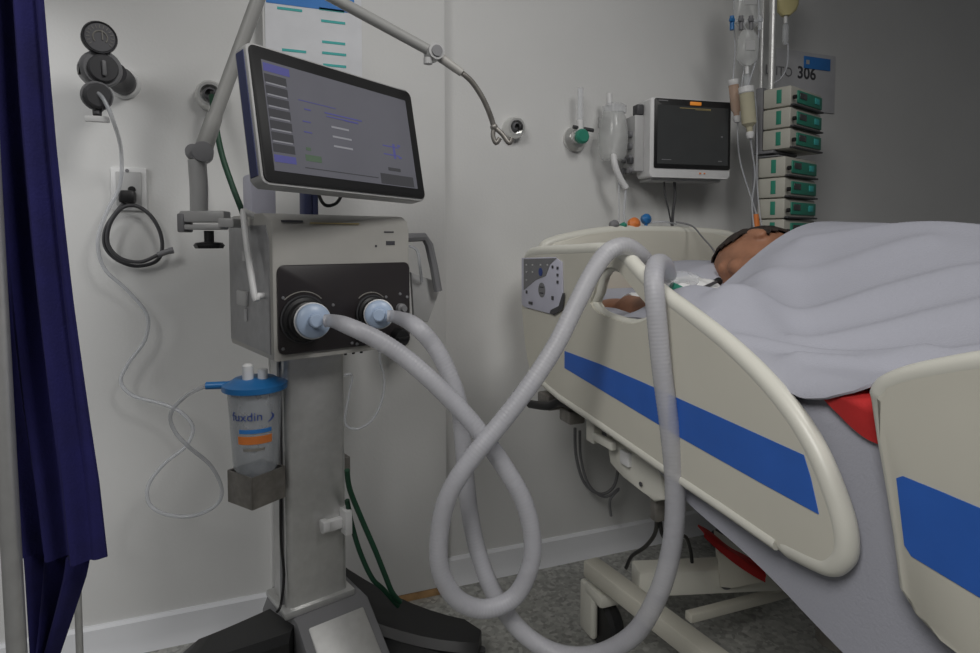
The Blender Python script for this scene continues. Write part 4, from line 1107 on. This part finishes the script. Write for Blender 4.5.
# small items on the headboard
hyy = hy-.012
for px, py, m, lab, r, nm in [(634, 226, M_orange, 'orange round cap sitting on the headboard top', .017, 'cap'), (646, 219, M_blueLid, 'blue round cap above the headboard beside the orange cap', .014, 'cap'), (623, 226, M_teal, 'small green connector on the headboard left of the orange cap', .009, 'connector'), (614, 225, M_mid, 'grey cable clamp at the left end of the headboard top row', .013, 'clamp')]:
    zr = HY(px, 231, hyy).z+.004
    p = HY(px, py, hyy); p.z = max(p.z, zr+r*.9)
    mb = MB().lathe([(.002, -.010), (r*.8, -.010), (r, -.006), (r, .006), (r*.7, .010), (r*.3, .016), (.002, .016)], frame(p, (1, 0, .1), (0, .25, 1)), 18)
    mb.tube([V((p.x, p.y, zr-.003)), p], .005, 8)
    o = obj(nm, mb, m); center(tag(o, lab, 'connector'))
t = obj('fluid_line', MB().tube(smooth_path([HY(646, 224, hyy), HY(656, 222, hyy), HY(666, 222, hyy), HY(676, 224, hyy+.03)], 6), .0025, 8), M_tube)
center(tag(t, 'thin clear line lying along the headboard top from the blue cap', 'tube'))

# ------------------------------------------------------------------ cables and loops beneath the head of the bed
lpp = [HY(575, 428, 1.53), HY(576, 455, 1.53), HY(584, 482, 1.53), HY(600, 494, 1.53), HY(614, 486, 1.53), HY(618, 462, 1.53), HY(612, 440, 1.53), HY(600, 432, 1.53)]
lpp2 = [p+V((.01, -.01, -.006)) for p in lpp[:5]]+[HY(610, 500, 1.52), HY(611, 516, 1.52)]
t = obj('hanging_cable', MB().tube(smooth_path(lpp, 8), .0045, 10).tube(smooth_path(lpp2, 8), .0040, 10), M_mid)
center(tag(t, 'grey cable loop hanging on the wall below the head rail', 'cable'))
cb = [HX(652, 470, .68), at(655, 505, 1.08), at(656, 530, 1.15), at(646, 546, 1.22), at(632, 556, 1.27), at(626, 568, 1.29)]
t = obj('bed_cable', MB().tube(smooth_path(cb, 8), .0040, 10), M_black); center(tag(t, 'black cable curving from the rail hinge down to the left end of the bed base', 'cable'))
cb = [at(665, 538, 1.14), at(684, 536, 1.20), at(690, 548, 1.25), at(692, 562, 1.27)]
t = obj('bed_cable', MB().tube(smooth_path([HX(658, 485, .70)]+[at(660, 520, 1.12)]+cb, 8), .0038, 10), M_black); center(tag(t, 'black cable ending on the crossbeam right of the other bed cable', 'cable'))

# ------------------------------------------------------------------ wall sign 306
a, b = HY(768, 62, WY), HY(834, 62, WY)
zt3, zb3 = HY(815, 54, WY).z, HY(815, 112, WY).z
t = thing('room_sign', 'grey bed number sign reading 306 on the wall behind the pumps', 'sign', ((a.x+b.x)/2, WY, zb3))
obj('sign_board', MB().box(((a.x+b.x)/2, WY-.003, (zt3+zb3)/2), (b.x-a.x, .006, zt3-zb3), .001), M_sign, t)
p0, p1 = HY(804, 58, WY-.007), HY(830, 68, WY-.007)
obj('blue_tab', MB().box(((p0.x+p1.x)/2, WY-.0075, (p0.z+p1.z)/2-.002), (p1.x-p0.x, .003, .040), .001), M_blueP, t)
p = HY(808, 62, WY-.010); obj('tab_mark', MB().box((p.x, WY-.0095, p.z), (.014, .001, .014)), M_lgt, t)
tx = HY(816, 80, WY-.007)
obj('sign_lettering', MB().text('306', .056, frame((tx.x, WY-.0065, tx.z), (1, 0, 0), (0, 0, 1)), align='RIGHT', bold=.0012), M_print, t)
obj('sign_word', MB().text('LEITO', .044, frame((tx.x-.105, WY-.0065, tx.z), (1, 0, 0), (0, 0, 1)), align='RIGHT'), M_mid, t)

# ------------------------------------------------------------------ infusion pole, bags, pumps
pb_ = at(769, 200, 1.86)
pole = thing('infusion_pole', 'chrome infusion pole carrying the pump stack right of the headboard', 'infusion pole', (pb_.x, pb_.y, 0))
ptop = at(767, -40, 1.86).z
obj('pole_tube', MB().tube([V((pb_.x, pb_.y, .07)), V((pb_.x, pb_.y, ptop))], .0105, 16), M_alu, pole)
obj('pole_tube', MB().tube([V((pb_.x-.020, pb_.y+.02, .10)), V((pb_.x-.020, pb_.y+.02, ptop-.02))], .006, 12), M_alu, pole)
hk = MB()
for k in range(4):
    a_ = R(40+90*k); d = V((math.cos(a_), math.sin(a_), 0)); o_ = V((pb_.x, pb_.y, ptop-.01))
    hk.tube(smooth_path([o_, o_+d*.06, o_+d*.10+V((0, 0, -.004)), o_+d*.115+V((0, 0, .016))], 5), .0035, 8)
obj('bag_hooks', hk, M_chrome, pole)
for k in range(5):
    a_ = R(72*k+10); d = V((math.cos(a_), math.sin(a_), 0))
    f_ = obj('pole_foot', MB().tube([V((pb_.x, pb_.y, .085)), V((pb_.x, pb_.y, .07))+d*.13], [.016, .011], 10), M_alu, pole)
    q = V((pb_.x, pb_.y, .028))+d*.13
    obj('pole_caster', MB().lathe([(.004, -.010), (.026, -.010), (.028, 0), (.026, .010), (.004, .010)], frame(q, d, (0, 0, 1)), 18).tube([q, q+V((0, 0, .045))], .007, 8), M_dark, f_)
# clamp rods for the pumps
PR = R(19)
pc_up = at(790, 148, 1.75); pc_lo = at(784, 232, 1.75)
def make_pump(label, loc, group):
    t = thing('infusion_pump', label, 'infusion pump', loc, PR, group)
    w, d, h = .200, .080, .0575
    obj('pump_case', MB().box((w/2, d/2, h/2), (w, d, h-.001), .005), M_beige, t, local=True)
    obj('green_front', MB().box((w*.58, -.0015, h*.52), (w*.80, .005, h*.62), .002), M_teal, t, local=True)
    obj('pump_display', MB().box((w*.34, -.0045, h*.58), (w*.22, .002, h*.30), .0006), M_off, t, local=True)
    obj('front_lip', MB().box((w/2, -.002, h*.06), (w*.98, .014, h*.09), .002), M_dark, t, local=True)
    obj('side_stripe', MB().box((-.0006, d*.42, h*.52), (.002, .014, h*.66), .0006), M_teal, t, local=True)
    obj('key_pad', MB().box((w*.80, -.0045, h*.55), (.030, .002, h*.30), .0006), M_tealL, t, local=True)
    obj('side_latch', MB().tube([(.006, -.004, h*.40), (.006, -.012, h*.40)], .006, 10), M_black, t, local=True)
    return t
names = ['bottom', 'second', 'third', 'top']
pumps = []
first = None
ups = ['top pump of the upper three with dark green front under the room sign', 'middle pump of the upper group of three on the pole', 'lowest pump of the upper three above the dark gap']
los = ['highest pump of the lower four just under the dark gap', 'second pump down in the lower stack of four', 'third pump down in the lower stack of four', 'lowest infusion pump of all right behind the white sheet']
for k in range(3):
    z_ = pc_up.z+(2-k)*.0590
    lab = ups[k]
    if first is None: first = make_pump(lab, (pc_up.x, pc_up.y, z_), 'infusion pumps on the pole'); o = first
    else: o = copy_tree(first); o.location = (pc_up.x, pc_up.y, z_); o['label'] = lab
zlo = at(784, 155, 1.75).z-.0590
for k in range(4):
    o = copy_tree(first); o.location = (pc_lo.x, pc_lo.y, zlo-k*.0590); o['label'] = los[k]
PMx = Matrix.Translation((pc_up.x, pc_up.y, 0)) @ Matrix.Rotation(PR, 4, 'Z')
PLx = Matrix.Translation((pc_lo.x, pc_lo.y, 0)) @ Matrix.Rotation(PR, 4, 'Z')
obj('pump_dock', MB().box((.07, .074, pc_up.z-.005), (.15, .06, .008), .002, PMx).box((.05, .092, pc_up.z+.088), (.10, .022, .19), .003, PMx), M_mid, pole)
obj('pump_dock', MB().box((.07, .092, zlo-.085), (.12, .022, .25), .003, PLx).box((.07, .05, zlo+.0605), (.14, .06, .004), .001, PLx).box((.07, .05, zlo-3*.059-.005), (.15, .08, .008), .002, PLx), M_mid, pole)
# infusion bags
def bag(px, ytop, ybot, zc_, w, label, m, fluid=None):
    p = at(px, ytop, zc_); h = p.z-at(px, ybot, zc_).z
    t = thing('infusion_bag', label, 'infusion bag', (p.x, p.y, p.z-h))
    mb = MB(); rs = []
    F = frame(p, Rt, V((0, 0, 1)))
    for k in range(11):
        f = k/10; ww = w*(.55+.45*math.sin(min(1, f*3.2)*1.57))*(1 if f < .8 else 1-.7*((f-.8)/.2)**2); tt = .004+.016*math.sin(min(1, f*1.15)*2.6)
        rs.append([F @ V((ww/2*math.copysign(abs(math.cos(6.283*j/16))**.7, math.cos(6.283*j/16)), -h*f, tt*math.sin(6.283*j/16))) for j in range(16)])
    obj('bag_body', mb.rings(rs), m, t)
    obj('bag_loop', MB().tube(smooth_path([p+V((0, 0, -.002)), p+Rt*.012+V((0, 0, .014)), p+V((0, 0, .024)), p-Rt*.012+V((0, 0, .014)), p+V((0, 0, -.002))], 5), .0014, 6), M_clear, t)
    obj('bag_port', MB().tube([p+V((0, 0, -h+.004)), p+V((0, 0, -h-.022))], .0055, 10), M_white, t)
    obj('drip_chamber', MB().tube([p+V((0, 0, -h-.022)), p+V((0, 0, -h-.03)), p+V((0, 0, -h-.075)), p+V((0, 0, -h-.085))], [.006, .0095, .0095, .004], 12), M_clear, t)
    obj('print_block', MB().prism([(-w*.22, -h*.35), (w*.2, -h*.35), (w*.2, -h*.62), (-w*.22, -h*.62)], .0006, F @ Matrix.Translation((0, 0, .0205))), M_lgt, t)
    return p+V((0, 0, -h-.085))
pA = bag(749, -30, 30, 1.80, .085, 'clear fluid bag with print hanging left of the pole, topmost', M_bag)
pB = bag(748, 30, 66, 1.76, .060, 'small clear fluid bag hanging lower in front of the pole', M_bag)
pC = bag(787, -40, 16, 1.90, .075, 'yellowish fluid bag hanging right of the pole at top edge', M_yellow)
# syringe bottle
def vial(px, y0, y1, z_, r, label, mfl):
    a_, b_ = at(px, y0, z_), at(px+4, y1, z_)
    t = thing('drip_bottle', label, 'bottle', b_)
    ax_ = (a_-b_); Lh = ax_.length; fm = frame(b_, ax_.cross(V((0, 1, 0))), V((0, 1, 0)))
    fm = Matrix.Translation(b_) @ ax_.to_track_quat('Z', 'Y').to_matrix().to_4x4()
    obj('bottle', MB().lathe([(.002, 0), (.007, 0), (.009, Lh*.15), (r, Lh*.22), (r, Lh*.86), (.002, Lh*.86)], fm, 20), mfl, t)
    obj('cap', MB().lathe([(r*.9, Lh*.855), (r*1.05, Lh*.88), (r*1.05, Lh), (.002, Lh)], fm, 18), M_white, t)
    obj('nozzle', MB().lathe([(.008, -.012), (.011, -.004), (.011, .004), (.006, .008), (.002, .008)], fm, 14), M_white, t)
    return b_
v1 = vial(733, 80, 118, 1.78, .014, 'slim clear drip bottle with peach fluid beside the monitor corner', clear('peach_fluid', (.62, .42, .30), .6))
v2 = vial(746, 87, 134, 1.74, .0195, 'larger white capped drip bottle of yellowish fluid beside the pumps', clear('pale_yellow_fluid', (.62, .58, .42), .75))
# lines
lines = [([pA, at(744, 70, 1.79), at(738, 120, 1.80), at(740, 160, 1.80), at(752, 200, 1.80), at(760, 225, 1.78)], 'clear infusion line curving down left of the pole from the topmost bag'),
         ([pB, at(755, 98, 1.76), at(757, 140, 1.78), at(757, 180, 1.78), at(760, 215, 1.78), at(763, 231, 1.77)], 'clear infusion line dropping straight from the small fluid bag'),
         ([pC, at(788, 45, 1.89), at(787, 66, 1.86), at(781, 78, 1.84), at(775, 82, 1.82)], 'clear infusion line from the yellowish bag to the top pump'),
         ([at(735, -25, 1.79), at(734, 20, 1.80), at(735, 50, 1.79), at(733, 81, 1.78)], 'clear infusion line from the frame top to the slim peach bottle'),
         ([at(757, -25, 1.78), at(759, 15, 1.77), at(757, 55, 1.76), at(747, 88, 1.74)], 'clear infusion line from the frame top to the white capped bottle'),
         ([v2, at(752, 150, 1.75), at(755, 175, 1.76), at(752, 205, 1.76), at(755, 236, 1.74)], 'clear line hanging from the yellowish drip bottle')]
for pts, lab in lines:
    o = obj('infusion_line', MB().tube(smooth_path(pts, 8), .0022, 8), M_tube); center(tag(o, lab, 'tube'))
sc_ = MB()
for px, py, z_ in [(737, 22, 1.79), (744, 20, 1.79), (752, 22, 1.80), (762, 52, 1.84), (782, 37, 1.88)]:
    p = at(px, py, z_)
t = thing('stopcock_row', 'row of small clear and blue stopcocks on the line beside the pole', 'stopcock', at(744, 22, 1.77))
obj('stopcock_bar', MB().tube([at(730, 22, 1.77), at(762, 21, 1.77)], .006, 10), M_clear, t)
for px, m in ((732, M_blueLid), (741, M_mid), (751, M_mid), (760, M_clear)):
    obj('stopcock', MB().tube([at(px, 16, 1.76), at(px, 30, 1.76)], .006, 10).box(at(px, 20, 1.755), (.016, .008, .010), .002), m, t)
p = at(756, 214, 1.77)
o = obj('tube_clip', MB().tube([p, at(757, 232, 1.77)], [.007, .010], 10), M_orange); center(tag(o, 'orange clip standing on the line left of the lowest pump', 'clip'))

# ------------------------------------------------------------------ light
def area(name, loc, target, size, power, col=(1, 1, 1), sy=None):
    l = bpy.data.lights.new(name, 'AREA'); l.energy = power; l.color = col; l.size = size
    if sy: l.shape = 'RECTANGLE'; l.size_y = sy
    o = bpy.data.objects.new(name, l); COL.objects.link(o); o.location = loc
    o.rotation_euler = (V(target)-V(loc)).to_track_quat('-Z', 'Y').to_euler(); return o
a1 = area('ceiling_light', (.80, -.15, 2.3), (-.30, 1.6, .85), .5, 8.5, (1, .985, .96)); a1.data.spread = R(115)
a2 = area('ceiling_light', (-.95, -.55, 2.3), (.65, .6, .75), .9, 8, (1, .985, .96)); a2.data.spread = R(75)
a3 = area('left_wall_fill', (-.72, 1.30, .8), (-.36, 1.6, .6), .2, .75, (1, 1, 1), sy=1.5); a3.data.spread = R(75)  # added fill lamp, brightens the wall strip beside the curtain; no window here
w = bpy.data.worlds.new('world'); sc.world = w; w.use_nodes = True
w.node_tree.nodes['Background'].inputs[0].default_value = (.95, .97, 1, 1)
w.node_tree.nodes['Background'].inputs[1].default_value = .085
sc.view_settings.view_transform = 'Standard'; sc.view_settings.look = 'None'; sc.view_settings.gamma = 1
sc.view_settings.use_curve_mapping = False; sc.view_settings.exposure = -.5

# repeats share a group phrase
GROUPS = {'gas_outlet': 'gas outlets on the wall', 'gas_hose': 'green gas hoses by the ventilator', 'breathing_filter': 'filters on the ventilator ports',
          'breathing_hose': 'breathing hoses between ventilator and patient', 'infusion_bag': 'fluid bags on the infusion pole', 'drip_bottle': 'drip bottles by the pumps',
          'infusion_line': 'infusion lines by the pole', 'bed_cable': 'black cables beneath the bed', 'cap': 'caps along the headboard top'}
for o in COL.objects:
    k = o.name.split('.')[0]
    if o.parent is None and k in GROUPS and 'group' not in o.keys(): o['group'] = GROUPS[k]
